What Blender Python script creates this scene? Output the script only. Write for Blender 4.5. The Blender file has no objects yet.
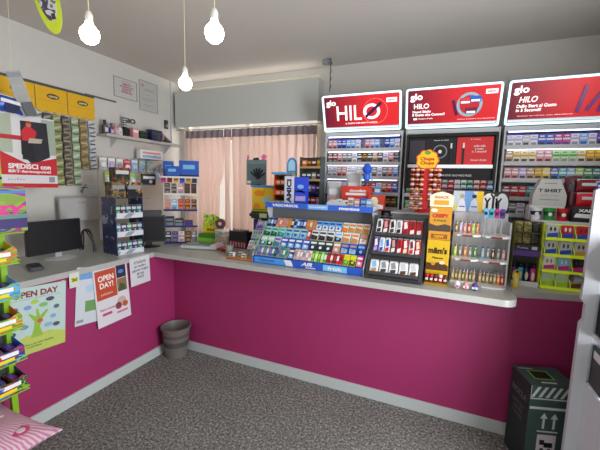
import bpy, bmesh, math, random
from mathutils import Matrix, Vector
R = math.radians
random.seed(7)
scn = bpy.context.scene
COL = scn.collection

# ------------------------------------------------------------------ colours and materials
PAL = dict(red='c8202c', dark_red='7c1622', blue='2350c0', navy='1c2450', sky='7fb8e8', cyan='35b5c8', teal='1f8a8a',
           white='e8e8ea', cream='e6d9b4', grey='8c8f96', light_grey='c3c6cb', dark_grey='3b3d42', black='17171a',
           green='2f9a3c', lime='a8d51e', dark_green='24492c', yellow='f0cf1e', gold='c99a35', orange='ea7a20',
           brown='5e3a22', tan='b99467', pink='e66a9a', magenta='c22a8a', purple='5b3596', lavender='b9a8e0',
           violet='6d4bd0', mint='a9dccb', pale_green='b8d8a0', maroon='571427', silver='b4b6ba', rose='d8949c')
NICE = dict(sky='sky blue', dark_red='dark red', light_grey='light grey', dark_grey='dark grey', dark_green='dark green', pale_green='pale green')
def nice(c): return NICE.get(c, c.replace('_', ' '))
def lin(h):
    h = PAL.get(h, h)
    o = []
    for i in (0, 2, 4):
        c = int(h[i:i+2], 16) / 255
        o.append(c / 12.92 if c <= .04045 else ((c + .055) / 1.055) ** 2.4)
    return (*o, 1)
MC = {}
def mat(h, rough=.5, metal=0, emit=0, var=.08, scale=30, bump=0, trans=0, alpha=1, coat=0):
    k = (h, rough, metal, emit, var, scale, bump, trans, alpha, coat)
    if k in MC: return MC[k]
    m = bpy.data.materials.new('surface_' + str(h)); m.use_nodes = True
    nt = m.node_tree; N = nt.nodes; L = nt.links
    b = N['Principled BSDF']; c = lin(h)
    b.inputs['Roughness'].default_value = rough; b.inputs['Metallic'].default_value = metal
    b.inputs['Base Color'].default_value = c
    b.inputs['Coat Weight'].default_value = coat
    if var:
        tc = N.new('ShaderNodeTexCoord'); nz = N.new('ShaderNodeTexNoise'); nz.inputs['Scale'].default_value = scale
        nz.inputs['Detail'].default_value = 3
        mx = N.new('ShaderNodeMix'); mx.data_type = 'RGBA'
        mx.inputs[6].default_value = tuple(max(0, x * (1 - var)) for x in c[:3]) + (1,)
        mx.inputs[7].default_value = tuple(min(1, x * (1 + var)) for x in c[:3]) + (1,)
        L.new(tc.outputs['Object'], nz.inputs['Vector']); L.new(nz.outputs['Fac'], mx.inputs[0]); L.new(mx.outputs[2], b.inputs['Base Color'])
        if bump:
            bp = N.new('ShaderNodeBump'); bp.inputs['Strength'].default_value = bump; bp.inputs['Distance'].default_value = .004
            L.new(nz.outputs['Fac'], bp.inputs['Height']); L.new(bp.outputs['Normal'], b.inputs['Normal'])
    if emit:
        b.inputs['Emission Color'].default_value = c; b.inputs['Emission Strength'].default_value = emit
    if trans: b.inputs['Transmission Weight'].default_value = trans; b.inputs['IOR'].default_value = 1.1
    if alpha < 1: b.inputs['Alpha'].default_value = alpha
    MC[k] = m
    return m
def art(cols, scale=18, rough=.4, seed=0, emit=0, stretch=(1, 1, 1)):
    """busy printed artwork: patches of the given colours"""
    k = ('art', tuple(cols), scale, rough, seed, emit, stretch)
    if k in MC: return MC[k]
    m = bpy.data.materials.new('printed_artwork'); m.use_nodes = True
    nt = m.node_tree; N = nt.nodes; L = nt.links; b = N['Principled BSDF']
    tc = N.new('ShaderNodeTexCoord'); mp = N.new('ShaderNodeMapping'); nz = N.new('ShaderNodeTexNoise'); cr = N.new('ShaderNodeValToRGB')
    mp.inputs['Location'].default_value = (seed * 1.7, seed * .9, seed * 2.3); mp.inputs['Scale'].default_value = stretch
    nz.inputs['Scale'].default_value = scale; nz.inputs['Detail'].default_value = 2; nz.inputs['Distortion'].default_value = .6
    cr.color_ramp.interpolation = 'CONSTANT'
    n = len(cols); e = cr.color_ramp.elements
    while len(e) < n: e.new(.5)
    for i, c in enumerate(cols):
        e[i].position = 0 if i == 0 else .34 + .32 * (i - .5) / max(1, n - 1)
        e[i].color = lin(c)
    L.new(tc.outputs['Object'], mp.inputs['Vector']); L.new(mp.outputs['Vector'], nz.inputs['Vector'])
    L.new(nz.outputs['Fac'], cr.inputs['Fac']); L.new(cr.outputs['Color'], b.inputs['Base Color'])
    b.inputs['Roughness'].default_value = rough
    if emit: L.new(cr.outputs['Color'], b.inputs['Emission Color']); b.inputs['Emission Strength'].default_value = emit
    MC[k] = m
    return m

# ------------------------------------------------------------------ mesh builder
class MB:
    def __init__(s): s.v = []; s.f = []; s.mi = []; s.mats = []
    def _m(s, m):
        if isinstance(m, str): m = mat(m)
        if m not in s.mats: s.mats.append(m)
        return s.mats.index(m)
    def raw(s, vs, fs, m, M=None):
        o = len(s.v); i = s._m(m)
        s.v += [tuple(M @ Vector(v)) if M else tuple(v) for v in vs]
        for f in fs: s.f.append([o + a for a in f]); s.mi.append(i)
        return s
    def box(s, x0, x1, y0, y1, z0, z1, m, bev=0, M=None):
        if bev:
            bm = bmesh.new(); bmesh.ops.create_cube(bm, size=1)
            for v in bm.verts: v.co = Vector(((x0 + x1) / 2 + v.co.x * (x1 - x0), (y0 + y1) / 2 + v.co.y * (y1 - y0), (z0 + z1) / 2 + v.co.z * (z1 - z0)))
            bmesh.ops.bevel(bm, geom=bm.edges[:], offset=bev, segments=2, affect='EDGES')
            bm.verts.ensure_lookup_table(); bm.verts.index_update()
            s.raw([v.co.copy() for v in bm.verts], [[v.index for v in f.verts] for f in bm.faces], m, M); bm.free(); return s
        V = [(x, y, z) for z in (z0, z1) for y in (y0, y1) for x in (x0, x1)]
        return s.raw(V, [(0, 2, 3, 1), (4, 5, 7, 6), (0, 1, 5, 4), (2, 6, 7, 3), (0, 4, 6, 2), (1, 3, 7, 5)], m, M)
    def prism(s, pts, a, b, axis, m, M=None):
        """polygon pts extruded from a to b along axis: x (pts=y,z)  y (pts=x,z)  z (pts=x,y)"""
        n = len(pts)
        def P(p, t): return (t, p[0], p[1]) if axis == 'x' else (p[0], t, p[1]) if axis == 'y' else (p[0], p[1], t)
        V = [P(p, a) for p in pts] + [P(p, b) for p in pts]
        F = [list(range(n))[::-1], list(range(n, 2 * n))] + [(i, (i + 1) % n, n + (i + 1) % n, n + i) for i in range(n)]
        return s.raw(V, F, m, M)
    def cyl(s, p0, p1, r0, m, r1=None, n=12, M=None):
        r1 = r0 if r1 is None else r1
        p0 = Vector(p0); p1 = Vector(p1); d = (p1 - p0).normalized()
        a = d.orthogonal().normalized(); b = d.cross(a)
        V = [p0 + r0 * (math.cos(t) * a + math.sin(t) * b) for t in [2 * math.pi * i / n for i in range(n)]] + \
            [p1 + r1 * (math.cos(t) * a + math.sin(t) * b) for t in [2 * math.pi * i / n for i in range(n)]]
        F = [list(range(n))[::-1], list(range(n, 2 * n))] + [(i, (i + 1) % n, n + (i + 1) % n, n + i) for i in range(n)]
        return s.raw(V, F, m, M)
    def tube(s, pts, r, m, n=8, M=None):
        for a, b in zip(pts, pts[1:]): s.cyl(a, b, r, m, n=n, M=M)
        return s
    def lathe(s, prof, m, c=(0, 0, 0), n=24, sx=1, sy=1, M=None):
        V = []; F = []
        for r, z in prof:
            for i in range(n):
                t = 2 * math.pi * i / n; V.append((c[0] + sx * r * math.cos(t), c[1] + sy * r * math.sin(t), c[2] + z))
        for j in range(len(prof) - 1):
            for i in range(n): F.append((j * n + i, j * n + (i + 1) % n, (j + 1) * n + (i + 1) % n, (j + 1) * n + i))
        if prof[0][0] > 1e-5: F.append(list(range(n))[::-1])
        if prof[-1][0] > 1e-5: F.append([(len(prof) - 1) * n + i for i in range(n)])
        return s.raw(V, F, m, M)
    def disc(s, x, z, y, r, m, n=20, t=.001, rz=None):
        return s.prism([(x + r * math.cos(2 * math.pi * i / n), z + (rz or r) * math.sin(2 * math.pi * i / n)) for i in range(n)], y - t, y, 'y', m)
    def mesh(s, name, sharp=35):
        me = bpy.data.meshes.new(name); me.from_pydata(s.v, [], s.f)
        for m in s.mats: me.materials.append(m)
        me.polygons.foreach_set('material_index', s.mi)
        me.polygons.foreach_set('use_smooth', [True] * len(s.f))
        bm = bmesh.new(); bm.from_mesh(me); bmesh.ops.remove_doubles(bm, verts=bm.verts, dist=1e-6)
        bmesh.ops.recalc_face_normals(bm, faces=bm.faces); bm.to_mesh(me); bm.free()
        me.set_sharp_from_angle(angle=R(sharp)); me.update()
        return me
    def build(s, name, parent=None, **k): return link(name, s.mesh(name), parent, **k)
def link(name, me, parent=None, loc=None, M=None, label=None, cat=None, group=None, kind=None):
    o = bpy.data.objects.new(name, me); COL.objects.link(o)
    if parent: o.parent = parent
    if loc: o.location = loc
    if M is not None: o.matrix_world = M if not parent else M; 
    return tag(o, label, cat, group, kind)
def tag(o, label=None, cat=None, group=None, kind=None):
    if label: o['label'] = label
    if cat: o['category'] = cat
    if group: o['group'] = group
    if kind: o['kind'] = kind
    return o
def thing(name, label, cat, M, group=None):
    o = bpy.data.objects.new(name, None); COL.objects.link(o); o.empty_display_size = .05
    o.matrix_world = M
    return tag(o, label, cat, group)
def T(x, y, z, rz=0, rx=0, ry=0):
    return Matrix.Translation((x, y, z)) @ Matrix.Rotation(R(rz), 4, 'Z') @ Matrix.Rotation(R(rx), 4, 'X') @ Matrix.Rotation(R(ry), 4, 'Y')
def struct(name, mb): return mb.build(name, kind='structure')
def dup(o, M, label=None, group=None):
    r = o.copy(); COL.objects.link(r); r.matrix_world = M
    if label: r['label'] = label
    if group: r['group'] = group
    for c in list(o.children):
        d = c.copy(); COL.objects.link(d); d.parent = r
        for g in list(c.children):
            e = g.copy(); COL.objects.link(e); e.parent = d
    return r
def text(s, parent, x, z, y, w, h, m, name='lettering', bold=0, label=None, center=True, shear=0, M=None, thick=.0006):
    """lettering in the x-z plane facing -y, fitted into w by h"""
    cu = bpy.data.curves.new('text', 'FONT'); cu.body = s; cu.size = 1; cu.offset = bold; cu.resolution_u = 3; cu.shear = shear; cu.extrude = .01
    cu.space_line = .95
    if center: cu.align_x = 'CENTER'
    o = bpy.data.objects.new('t', cu); COL.objects.link(o)
    dg = bpy.context.evaluated_depsgraph_get()
    me = bpy.data.meshes.new_from_object(o.evaluated_get(dg)); bpy.data.objects.remove(o)
    xs = [v.co.x for v in me.vertices]; ys = [v.co.y for v in me.vertices]
    mx, Mx, my, My = min(xs), max(xs), min(ys), max(ys)
    for v in me.vertices:
        px = x + ((v.co.x - mx) / (Mx - mx) - .5) * w; pz = z + ((v.co.y - my) / (My - my) - .5) * h
        q = Vector((px, y - (.0 if v.co.z < 0 else thick), pz))
        v.co = M @ q if M else q
    me.materials.clear(); me.materials.append(m if not isinstance(m, str) else mat(m, .5, var=0)); me.name = name
    return link(name, me, parent, label=label)

# ------------------------------------------------------------------ the room
XL, XR, YB, YF, HC = -.75, 3.62, .93, -4.2, 2.79
wallm = mat('c9c7c3', .85, var=.03, scale=3, bump=.05)
ceilm = mat('c6c1bb', .9, var=.03, scale=2)
def carpet():
    m = bpy.data.materials.new('speckled_carpet'); m.use_nodes = True
    nt = m.node_tree; N = nt.nodes; L = nt.links; b = N['Principled BSDF']
    tc = N.new('ShaderNodeTexCoord'); n1 = N.new('ShaderNodeTexNoise'); n2 = N.new('ShaderNodeTexNoise'); cr = N.new('ShaderNodeValToRGB')
    n1.inputs['Scale'].default_value = 60; n1.inputs['Detail'].default_value = 8; n1.inputs['Roughness'].default_value = .85
    n2.inputs['Scale'].default_value = 4; n2.inputs['Detail'].default_value = 4
    e = cr.color_ramp.elements; e[0].position = .38; e[0].color = lin('2a2a28'); e[1].position = .62; e[1].color = lin('d2d0ca')
    x = e.new(.47); x.color = lin('626360'); x = e.new(.54); x.color = lin('8f8e8a')
    mx = N.new('ShaderNodeMix'); mx.data_type = 'RGBA'; mx.blend_type = 'MULTIPLY'; mx.inputs[0].default_value = .35
    L.new(tc.outputs['Object'], n1.inputs['Vector']); L.new(tc.outputs['Object'], n2.inputs['Vector'])
    L.new(n1.outputs['Fac'], cr.inputs['Fac']); L.new(cr.outputs['Color'], mx.inputs[6]); L.new(n2.outputs['Fac'], mx.inputs[7])
    L.new(mx.outputs[2], b.inputs['Base Color']); b.inputs['Roughness'].default_value = .95
    bp = N.new('ShaderNodeBump'); bp.inputs['Strength'].default_value = .5; bp.inputs['Distance'].default_value = .004
    L.new(n1.outputs['Fac'], bp.inputs['Height']); L.new(bp.outputs['Normal'], b.inputs['Normal'])
    return m
struct('floor', MB().box(XL - .1, XR + .1, YF - .1, 1.4, -.1, 0, carpet()))
struct('ceiling', MB().box(XL - .1, XR + .1, YF - .1, 1.4, HC, HC + .1, ceilm))
struct('wall_left', MB().box(XL - .1, XL, YF, 1.3, 0, HC, wallm))
struct('wall_right', MB().box(XR, XR + .1, -.75, YB, 0, HC, wallm).box(XR, XR + .1, YF, -2.0, 0, HC, wallm).box(XR, XR + .1, -2.0, -.75, 0, .1, wallm).box(XR, XR + .1, -2.0, -.75, 2.55, HC, wallm))
w = MB()
for a, b in ((-2.0, -1.93), (-.82, -.75)): w.box(XR + .02, XR + .08, a, b, .1, 2.55, 'dark_grey')
for a, b in ((.1, .22), (2.49, 2.55)): w.box(XR + .021, XR + .079, -2.0, -.75, a, b, 'dark_grey')
win3 = struct('window_3', w)
WX0, WX1, WZ0, WZ1 = -.68, 1.12, .95, 2.72      # window opening in the back wall
struct('wall_back', MB().box(WX1, XR + .1, YB, YB + .1, 0, HC, wallm).box(XL, WX0, YB, YB + .1, 0, HC, wallm)
       .box(WX0, WX1, YB, YB + .1, 0, WZ0, wallm).box(WX0, WX1, YB, YB + .1, WZ1, HC, wallm))
w = MB(); wf = mat('ddd6c6', .4)
for a, b in ((WX0, WX0 + .05), (.19, .25), (WX1 - .05, WX1)): w.box(a, b, YB + .03, YB + .08, WZ0, WZ1, wf)
for a, b in ((WZ0, WZ0 + .05), (2.1, 2.15), (WZ1 - .05, WZ1)): w.box(WX0, WX1, YB + .031, YB + .079, a, b, wf)
win = struct('window_1', w)
glass = mat('ffffff', .02, var=0, alpha=.12)
MB().box(XR + .048, XR + .052, -1.93, -.82, .22, 2.49, glass).build('window_glass', win3)
MB().box(WX0 + .05, WX1 - .05, YB + .052, YB + .056, WZ0 + .05, WZ1 - .05, glass).build('window_glass', win)
# shop front behind the camera: wall with a wide opening
struct('wall_front', MB().box(XL, XR, YF - .1, YF, 0, .3, wallm).box(XL, XR, YF - .1, YF, 2.6, HC, wallm)
       .box(XL, XL + .3, YF - .1, YF, .3, 2.6, wallm).box(XR - .3, XR, YF - .1, YF, .3, 2.6, wallm))
w = MB()
for a, b in ((XL + .3, XL + .36), (1.4, 1.46), (XR - .36, XR - .3)): w.box(a, b, YF - .08, YF - .02, .3, 2.6, 'dark_grey')
win2 = struct('window_2', w)
MB().box(XL + .36, XR - .36, YF - .052, YF - .048, .3, 2.6, glass).build('window_glass', win2)

# counter ------------------------------------------------------------
H = .98; ST = .04
mag = mat('98265f', .6, var=.05, scale=2)
pan = [(.0, -4.0), (.0, .0), (2.85, .0), (2.95, .02), (3.14, .075), (3.3, .09), (XR - .003, .09)]
pb = [(XR - .003, .14), (3.3, .14), (3.13, .125), (2.94, .07), (2.84, .05), (-.05, .05), (-.05, -4.0)]
MB().prism(pan + pb, 0.0, H - ST, 'z', mag).build('counter', label='magenta painted counter front running round the inner corner', cat='counter')
skm = mat('bcc3c4', .4, var=.03)
struct('baseboard_back', MB().box(.014, 2.84, -.014, 0, 0, .078, skm).box(.014, 2.84, -.011, 0, .078, .083, skm))
struct('baseboard_left', MB().box(0, .014, -3.9, 0, 0, .078, skm).box(0, .011, -3.9, 0, .078, .083, skm))
topm = mat('adafab', .28, var=.07, scale=14)
edgem = mat('adaeab', .35, var=.03)
def slab(name, pts, label):
    mb = MB(); mb.prism(pts, H - .004, H, 'z', topm); mb.prism(pts, H - ST, H - .004, 'z', edgem)
    return mb.build(name, label=label, cat='countertop')
arc = [(2.70 + .08 * math.sin(t), -.165 - .08 * math.cos(t)) for t in [i * math.pi / 12 for i in range(0, 7)]]
arc2 = [(2.72 + .06 * math.cos(t), .0 + .0 * t) for t in (0,)]
slab('countertop', [(-.0, -.245)] + [(.05, -.245)] + arc + [(2.78, -.01), (2.78, .44), (-.16, .44), (-.16, -.05)],
     'long grey laminate worktop with a rounded end on the back counter')
slab('countertop', [(XL, -3.9), (.018, -3.9), (.018, -.252), (-.163, -.052), (-.163, .44), (XL, .44)], 'grey laminate worktop along the left wall carrying the computer screens')
slab('countertop', [(2.783, -.008), (2.85, .0), (2.95, .035), (3.15, .085), (3.3, .06), (XR, .02), (XR, .44), (2.783, .44)], 'short curved worktop section at the right under the yellow rack')

# window pelmet, rod, curtains ----------------------------------------
pm = mat('c5c8c6', .7, var=.02)
p = thing('window_pelmet', 'long white boxed pelmet above the curtained window', 'pelmet', T(0, .80, 2.25))
MB().box(-.70, 1.135, 0, .02, 0, .41, pm, .003).build('front_board', p)
MB().box(-.70, -.68, .022, .125, 0, .41, pm).build('end_board', p)
MB().box(1.115, 1.135, .022, .125, 0, .41, pm).build('end_board', p)
def curtain(x0, x1, z0, z1, label, ph, taper=0):
    c = thing('curtain', label, 'curtain', T(x0, .865, z0), 'curtains over the window')
    cm = bpy.data.materials.new('sheer_pink_cloth'); cm.use_nodes = True
    N = cm.node_tree.nodes; L = cm.node_tree.links; b = N['Principled BSDF']
    b.inputs['Base Color'].default_value = lin('dacdca'); b.inputs['Roughness'].default_value = .9
    tr = N.new('ShaderNodeBsdfTranslucent'); tr.inputs['Color'].default_value = lin('efe0db'); mx = N.new('ShaderNodeMixShader'); mx.inputs[0].default_value = .5
    L.new(b.outputs[0], mx.inputs[1]); L.new(tr.outputs[0], mx.inputs[2]); L.new(mx.outputs[0], N['Material Output'].inputs['Surface'])
    n = int((x1 - x0) / .008); V = []; F = []
    for j, z in enumerate([0, .3, .56, .64, .7, .9, z1 - z0 - .09]):
        for i in range(n + 1):
            x = i * (x1 - x0) / n; a = .022 * (.75 + .25 * math.sin(x * 9 + ph)); tp = 1 - taper * min(1, max(0, .56 - z / (z1 - z0)) * 12)
            V.append((x * tp + .01 * math.sin(z * 3 + x * 20), a * math.sin(x * 75 + 1.5 * math.sin(x * 11 + ph) + .3 * z), z))
    k = n + 1
    for j in range(6):
        for i in range(n): F.append((j * k + i, j * k + i + 1, (j + 1) * k + i + 1, (j + 1) * k + i))
    V2 = [(x, y + .0015, z) for x, y, z in V]; o = len(V)
    F2 = [tuple(o + a for a in f[::-1]) for f in F]
    MB().raw(V + V2, F + F2, cm).build('cloth', c)
    V = []; F = []
    hm = mat('8d7f86', .9, var=.1)
    for z in (0, .09):
        for s_ in (0, 1):
            for i in range(n + 1):
                x = i * (x1 - x0) / n; V.append((x, .014 * math.sin(x * 75 + 1.5 * math.sin(x * 11 + ph)) + s_ * .003, z1 - z0 - .09 + z))
    for i in range(n):
        F += [(i, i + 1, 2 * k + i + 1, 2 * k + i), (k + i + 1, k + i, 3 * k + i, 3 * k + i + 1)]
    MB().raw(V, F, hm).build('header_tape', c, label='grey mauve gathered header band')
GA, GB = -.05, .058
curtain(-.60, GA, .99, 2.215, 'left sheer pink curtain hanging behind the tall corner display', 0, .085)
curtain(GA + .001, GB, .99, 2.215, 'narrow sheer pink curtain panel between two slits of daylight', 1, .12)
curtain(GB + .001, 1.11, .99, 2.215, 'right sheer pink curtain hanging behind the gum display', 2)
MB().cyl((-.74, .862, 2.226), (1.2, .862, 2.226), .006, mat('b9b2a6', .4, .6)).build('curtain_rod', label='thin curtain rod running under the white pelmet', cat='curtain rod')
c = MB()
for i in range(9):
    z = 2.47 + i * .034
    c.cyl((0, 0, z - 2.47), (0.004 if i % 2 else -.004, 0, z - 2.47 + .032), .006 if i % 2 else .004, 'dark_grey', n=8)
c.build('hanging_chain', loc=(1.285, .7, 2.48), label='short dark chain hanging from the ceiling above the first red sign', cat='chain')
MB().box(0, .09, 0, .05, 0, .04, 'grey', .004).build('ceiling_bracket', loc=(1.19, .72, HC - .042), label='small grey bracket at the ceiling beside the chain', cat='bracket')

# ------------------------------------------------------------------ generic goods (local: front faces -y, base at z=0, centred in x)
MESH = {}
def goods(key, fn):
    if key not in MESH: MESH[key] = fn().mesh(key[0])
    return MESH[key]
def put(name, me, M, label, cat, group=None): return link(name, me, None, M=M, label=label, cat=cat, group=group)
def m_pack(c1, c2, c3, w=.054, h=.087, d=.022):
    def f():
        b = MB(); b.box(-w / 2, w / 2, -d, 0, 0, h * .72, mat(c1, .35), .0012); b.box(-w / 2, w / 2, -d, 0, h * .728, h, mat(c1, .35), .0012)
        b.box(-w * .36, w * .36, -d - .0006, -d, h * .08, h * .3, mat(c3, .5))
        b.box(-w / 2 + .002, w / 2 - .002, -d - .0008, -d, h * .5, h * .66, mat(c2, .4))
        b.box(-w * .28, w * .28, -d - .0006, -d, h * .79, h * .9, mat(c2, .4))
        return b
    return goods(('cigarette_pack', c1, c2, c3, w, h, d), f)
def m_carton(c1, c2, w, h, d, c3=None, a=None):
    def f():
        b = MB(); b.box(-w / 2, w / 2, -d, 0, 0, h, a or mat(c1, .4), min(.002, w * .03))
        b.box(-w * .42, w * .42, -d - .0007, -d, h * .55, h * .8, mat(c2, .4))
        if c3: b.box(-w * .42, w * .42, -d - .0007, -d, h * .1, h * .4, mat(c3, .4)); b.disc(w * .12, h * .3, -d - .0007, min(w, h) * .17, mat(c2, .4))
        b.box(-w * .5 - .0004, w * .5 + .0004, -d * .52, -d * .48, h - .0005, h + .0008, mat(c2, .4))
        return b
    return goods(('carton', c1, c2, w, h, d, c3, a and a.name), f)
def m_blister(c1, c2, c3, w=.052, h=.09):
    def f():
        b = MB(); b.box(-w / 2, w / 2, -.006, 0, 0, h, mat(c1, .3), .002)
        b.prism([(-w * .4, h * .05), (w * .4, h * .05), (w * .4, h * .4), (-w * .4, h * .52)], -.0125, -.006, 'y', mat(c2, .25))
        b.box(-w * .4, w * .4, -.0075, -.006, h * .66, h * .84, mat(c3, .3)); b.disc(0, h * .3, -.0125, w * .2, mat(c3, .3))
        return b
    return goods(('gum_blister', c1, c2, c3, w, h), f)
def m_stick(c1, c2, w=.024, h=.088):
    def f():
        b = MB(); b.box(-w / 2, w / 2, -.014, 0, .004, h - .004, mat(c1, .3), .002)
        b.box(-w * .42, w * .42, -.01, -.004, 0, .004, 'silver').box(-w * .42, w * .42, -.01, -.004, h - .004, h, 'silver')
        b.box(-w * .36, w * .36, -.015, -.014, h * .3, h * .72, mat(c2, .3))
        return b
    return goods(('gum_stick', c1, c2, w, h), f)
def m_bar(c1, c2, c3, w=.038, h=.135):
    def f():
        b = MB(); b.box(-w / 2, w / 2, -.018, -.001, .008, h - .008, mat(c1, .25, coat=.3), .005)
        for z in (0, h - .01): b.box(-w * .46, w * .46, -.011, -.008, z, z + .01, mat('silver', .3, .5))
        b.prism([(-w * .3, h * .15), (w * .3, h * .2), (w * .3, h * .42), (-w * .3, h * .36)], -.0188, -.018, 'y', mat(c2, .3))
        b.prism([(-w * .18, h * .42), (w * .32, h * .5), (w * .1, h * .88), (-w * .32, h * .8)], -.0188, -.018, 'y', mat(c3, .3))
        return b
    return goods(('chocolate_bar', c1, c2, c3, w, h), f)
def m_lighter(c, c2='silver', h=.08, w=.024):
    def f():
        b = MB(); pr = [(w * .5, 0), (w * .5, h * .72), (w * .45, h * .76)]
        b.lathe([(w * .46, 0)] + pr, mat(c, .25), n=16, sy=.6)
        b.lathe([(w * .43, h * .76), (w * .43, h * .97), (w * .3, h)], mat(c2, .3, .8), n=16, sy=.6)
        b.box(-w * .2, w * .2, -w * .34, -w * .2, h * .84, h * .97, 'black')
        b.disc(0, h * .38, -w * .295, w * .28, mat('cream', .4), rz=h * .2)
        return b
    return goods(('lighter', c, c2, h, w), f)
def m_bag(c1, c2, w, h, c3=None):
    def f():
        b = MB(); V = []; F = []; n = 8; k = 8
        for s_ in (-1, 1):
            for j in range(k + 1):
                for i in range(n + 1):
                    u = i / n; v = j / k; t = (math.sin(math.pi * u) * math.sin(math.pi * v)) ** .5 * .16 * w
                    V.append(((u - .5) * w * (1 - .06 * math.sin(math.pi * v)), s_ * (t + .001), v * h))
        q = (n + 1) * (k + 1)
        for j in range(k):
            for i in range(n):
                a = j * (n + 1) + i
                F.append((a, a + 1, a + n + 2, a + n + 1)); F.append((q + a, q + a + n + 1, q + a + n + 2, q + a + 1))
        b.raw(V, F, c1 if not isinstance(c1, str) else mat(c1, .3))
        b.box(-w * .46, w * .46, -.003, .003, h - .012, h + .002, mat(c2, .3))
        b.box(-w * .3, w * .3, -.16 * w - .004, -.155 * w, h * .5, h * .72, mat(c2, .4))
        if c3: b.disc(0, h * .33, -.157 * w, w * .2, mat(c3, .4), t=.004)
        return b
    return goods(('bag', str(c1), c2, w, h, c3), f)
ORD = ['top', 'second', 'third', 'fourth', 'fifth', 'sixth', 'seventh', 'eighth']

# ------------------------------------------------------------------ tobacco wall: three bays
BW = .70
BAYX = [1.285, 2.01, 2.735]
BAYN = ['left', 'middle', 'right']
YS = .62                      # front of the shelves
frm = mat('bfc1c5', .45, .05, var=.02)
led = mat('e6ecff', .5, emit=4, var=0)
SH = [1.945, 1.822, 1.695, 1.555, 1.425, 1.295, 1.165, 1.035]
for bi, bx in enumerate(BAYX):
    t = thing('cigarette_cabinet', BAYN[bi] + [' grey cabinet bay holding five rows of cigarette packs under the first red sign',
              ' grey cabinet bay with the black heater display panel', ' grey cabinet bay behind the yellow rack under the third red sign'][bi], 'cabinet', T(bx, YS, 0), 'cabinet bays of the tobacco wall')
    MB().box(0, .012, 0, .24, 0, 2.09, frm).build('side_panel', t)
    MB().box(BW - .012, BW, 0, .24, 0, 2.09, frm).build('side_panel', t)
    MB().box(.013, BW - .013, .228, .24, .1, 2.09, 'light_grey').build('back_panel', t)
    MB().box(.013, BW - .013, 0, .227, 2.055, 2.089, frm).build('top_panel', t)
    MB().box(.013, BW - .013, .02, .227, 0.1, .7, frm).build('base', t)
    for k, z in enumerate(SH):
        if bi == 1 and k < 3: continue
        MB().box(.013, BW - .013, .0, .227, z - .01, z - .001, frm).box(.013, BW - .013, -.004, 0, z - .026, z + .004, frm).build('shelf', t)
        if (bi, k) in ((0, 0), (0, 1), (0, 2), (2, 0), (2, 1)) or (bi == 0 and k == 3):
            top = (SH[k - 1] - .027) if k else 2.053
            MB().box(.03, BW - .03, .006, .014, top - .006, top, led if k != 0 else mat('a8b2ff', .5, emit=8, var=0)).build('shelf_light', t)
MB().box(0, .175, 0, .24, 0, 2.09, frm).build('end_panel', loc=(BAYX[2] + BW + .003, YS, 0), label='plain grey filler panel at the right end of the tobacco wall', cat='panel')

ROWS = {
 (0, 0): 'rose rose blue blue sky sky white . rose lavender sky . blue sky white'.split(),
 (0, 1): 'dark_red dark_red rose grey grey white black brown dark_grey tan dark_grey white rose navy'.split(),
 (0, 2): 'white white rose rose white white light_grey light_grey white grey white grey rose sky'.split(),
 (0, 3): 'white rose rose white sky blue blue dark_grey red red white orange red blue'.split(),
 (0, 4): 'white rose green grey navy grey navy dark_green green green teal brown brown'.split(),
 (0, 5): 'grey navy black white black white black black white black grey black'.split(),
 (1, 3): 'green pale_green grey white rose rose red teal white red rose navy'.split(),
 (1, 4): 'pale_green white pale_green navy grey grey white white grey red blue white'.split(),
 (2, 0): 'white white light_grey white blue blue magenta magenta white sky white purple purple'.split(),
 (2, 1): 'tan cream cream cream rose rose pale_green pale_green pale_green cream gold gold gold'.split(),
 (2, 2): 'rose rose lavender tan gold yellow blue cyan sky lime green teal pink'.split(),
 (2, 3): 'dark_red red red cyan grey white white grey grey dark_red dark_red red'.split(),
 (2, 4): 'orange grey white dark_grey grey white white grey dark_grey dark_grey grey grey'.split(),
}
ACC = dict(white=('lavender', 'grey'), red=('white', 'dark_red'), dark_red=('white', 'grey'), blue=('white', 'navy'), navy=('silver', 'grey'), sky=('white', 'blue'),
           magenta=('white', 'purple'), purple=('lavender', 'navy'), cream=('gold', 'dark_grey'), gold=('yellow', 'brown'), tan=('white', 'brown'), grey=('white', 'dark_grey'),
           rose=('white', 'dark_red'), black=('white', 'grey'), brown=('gold', 'black'), green=('white', 'dark_green'), pale_green=('green', 'grey'))
def acc(c): return ACC.get(c, ('white', 'dark_grey'))
for (bi, k), row in ROWS.items():
    n = len(row); pitch = (BW - .05) / n
    for i, c in enumerate(row):
        if c == '.': continue
        a = acc(c); hh = .085 if k else .08
        if bi == 1: hh = .07
        put('cigarette_pack', m_pack(c, a[0], a[1], min(.052, pitch * .95), hh), T(BAYX[bi] + .025 + pitch * (i + .5), YS + .04, SH[k]),
            '%s cigarette pack on the %s shelf of the %s bay' % (nice(c), ORD[k], BAYN[bi]), 'cigarette pack', 'cigarette packs on the %s shelf of the %s bay' % (ORD[k], BAYN[bi]))

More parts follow.
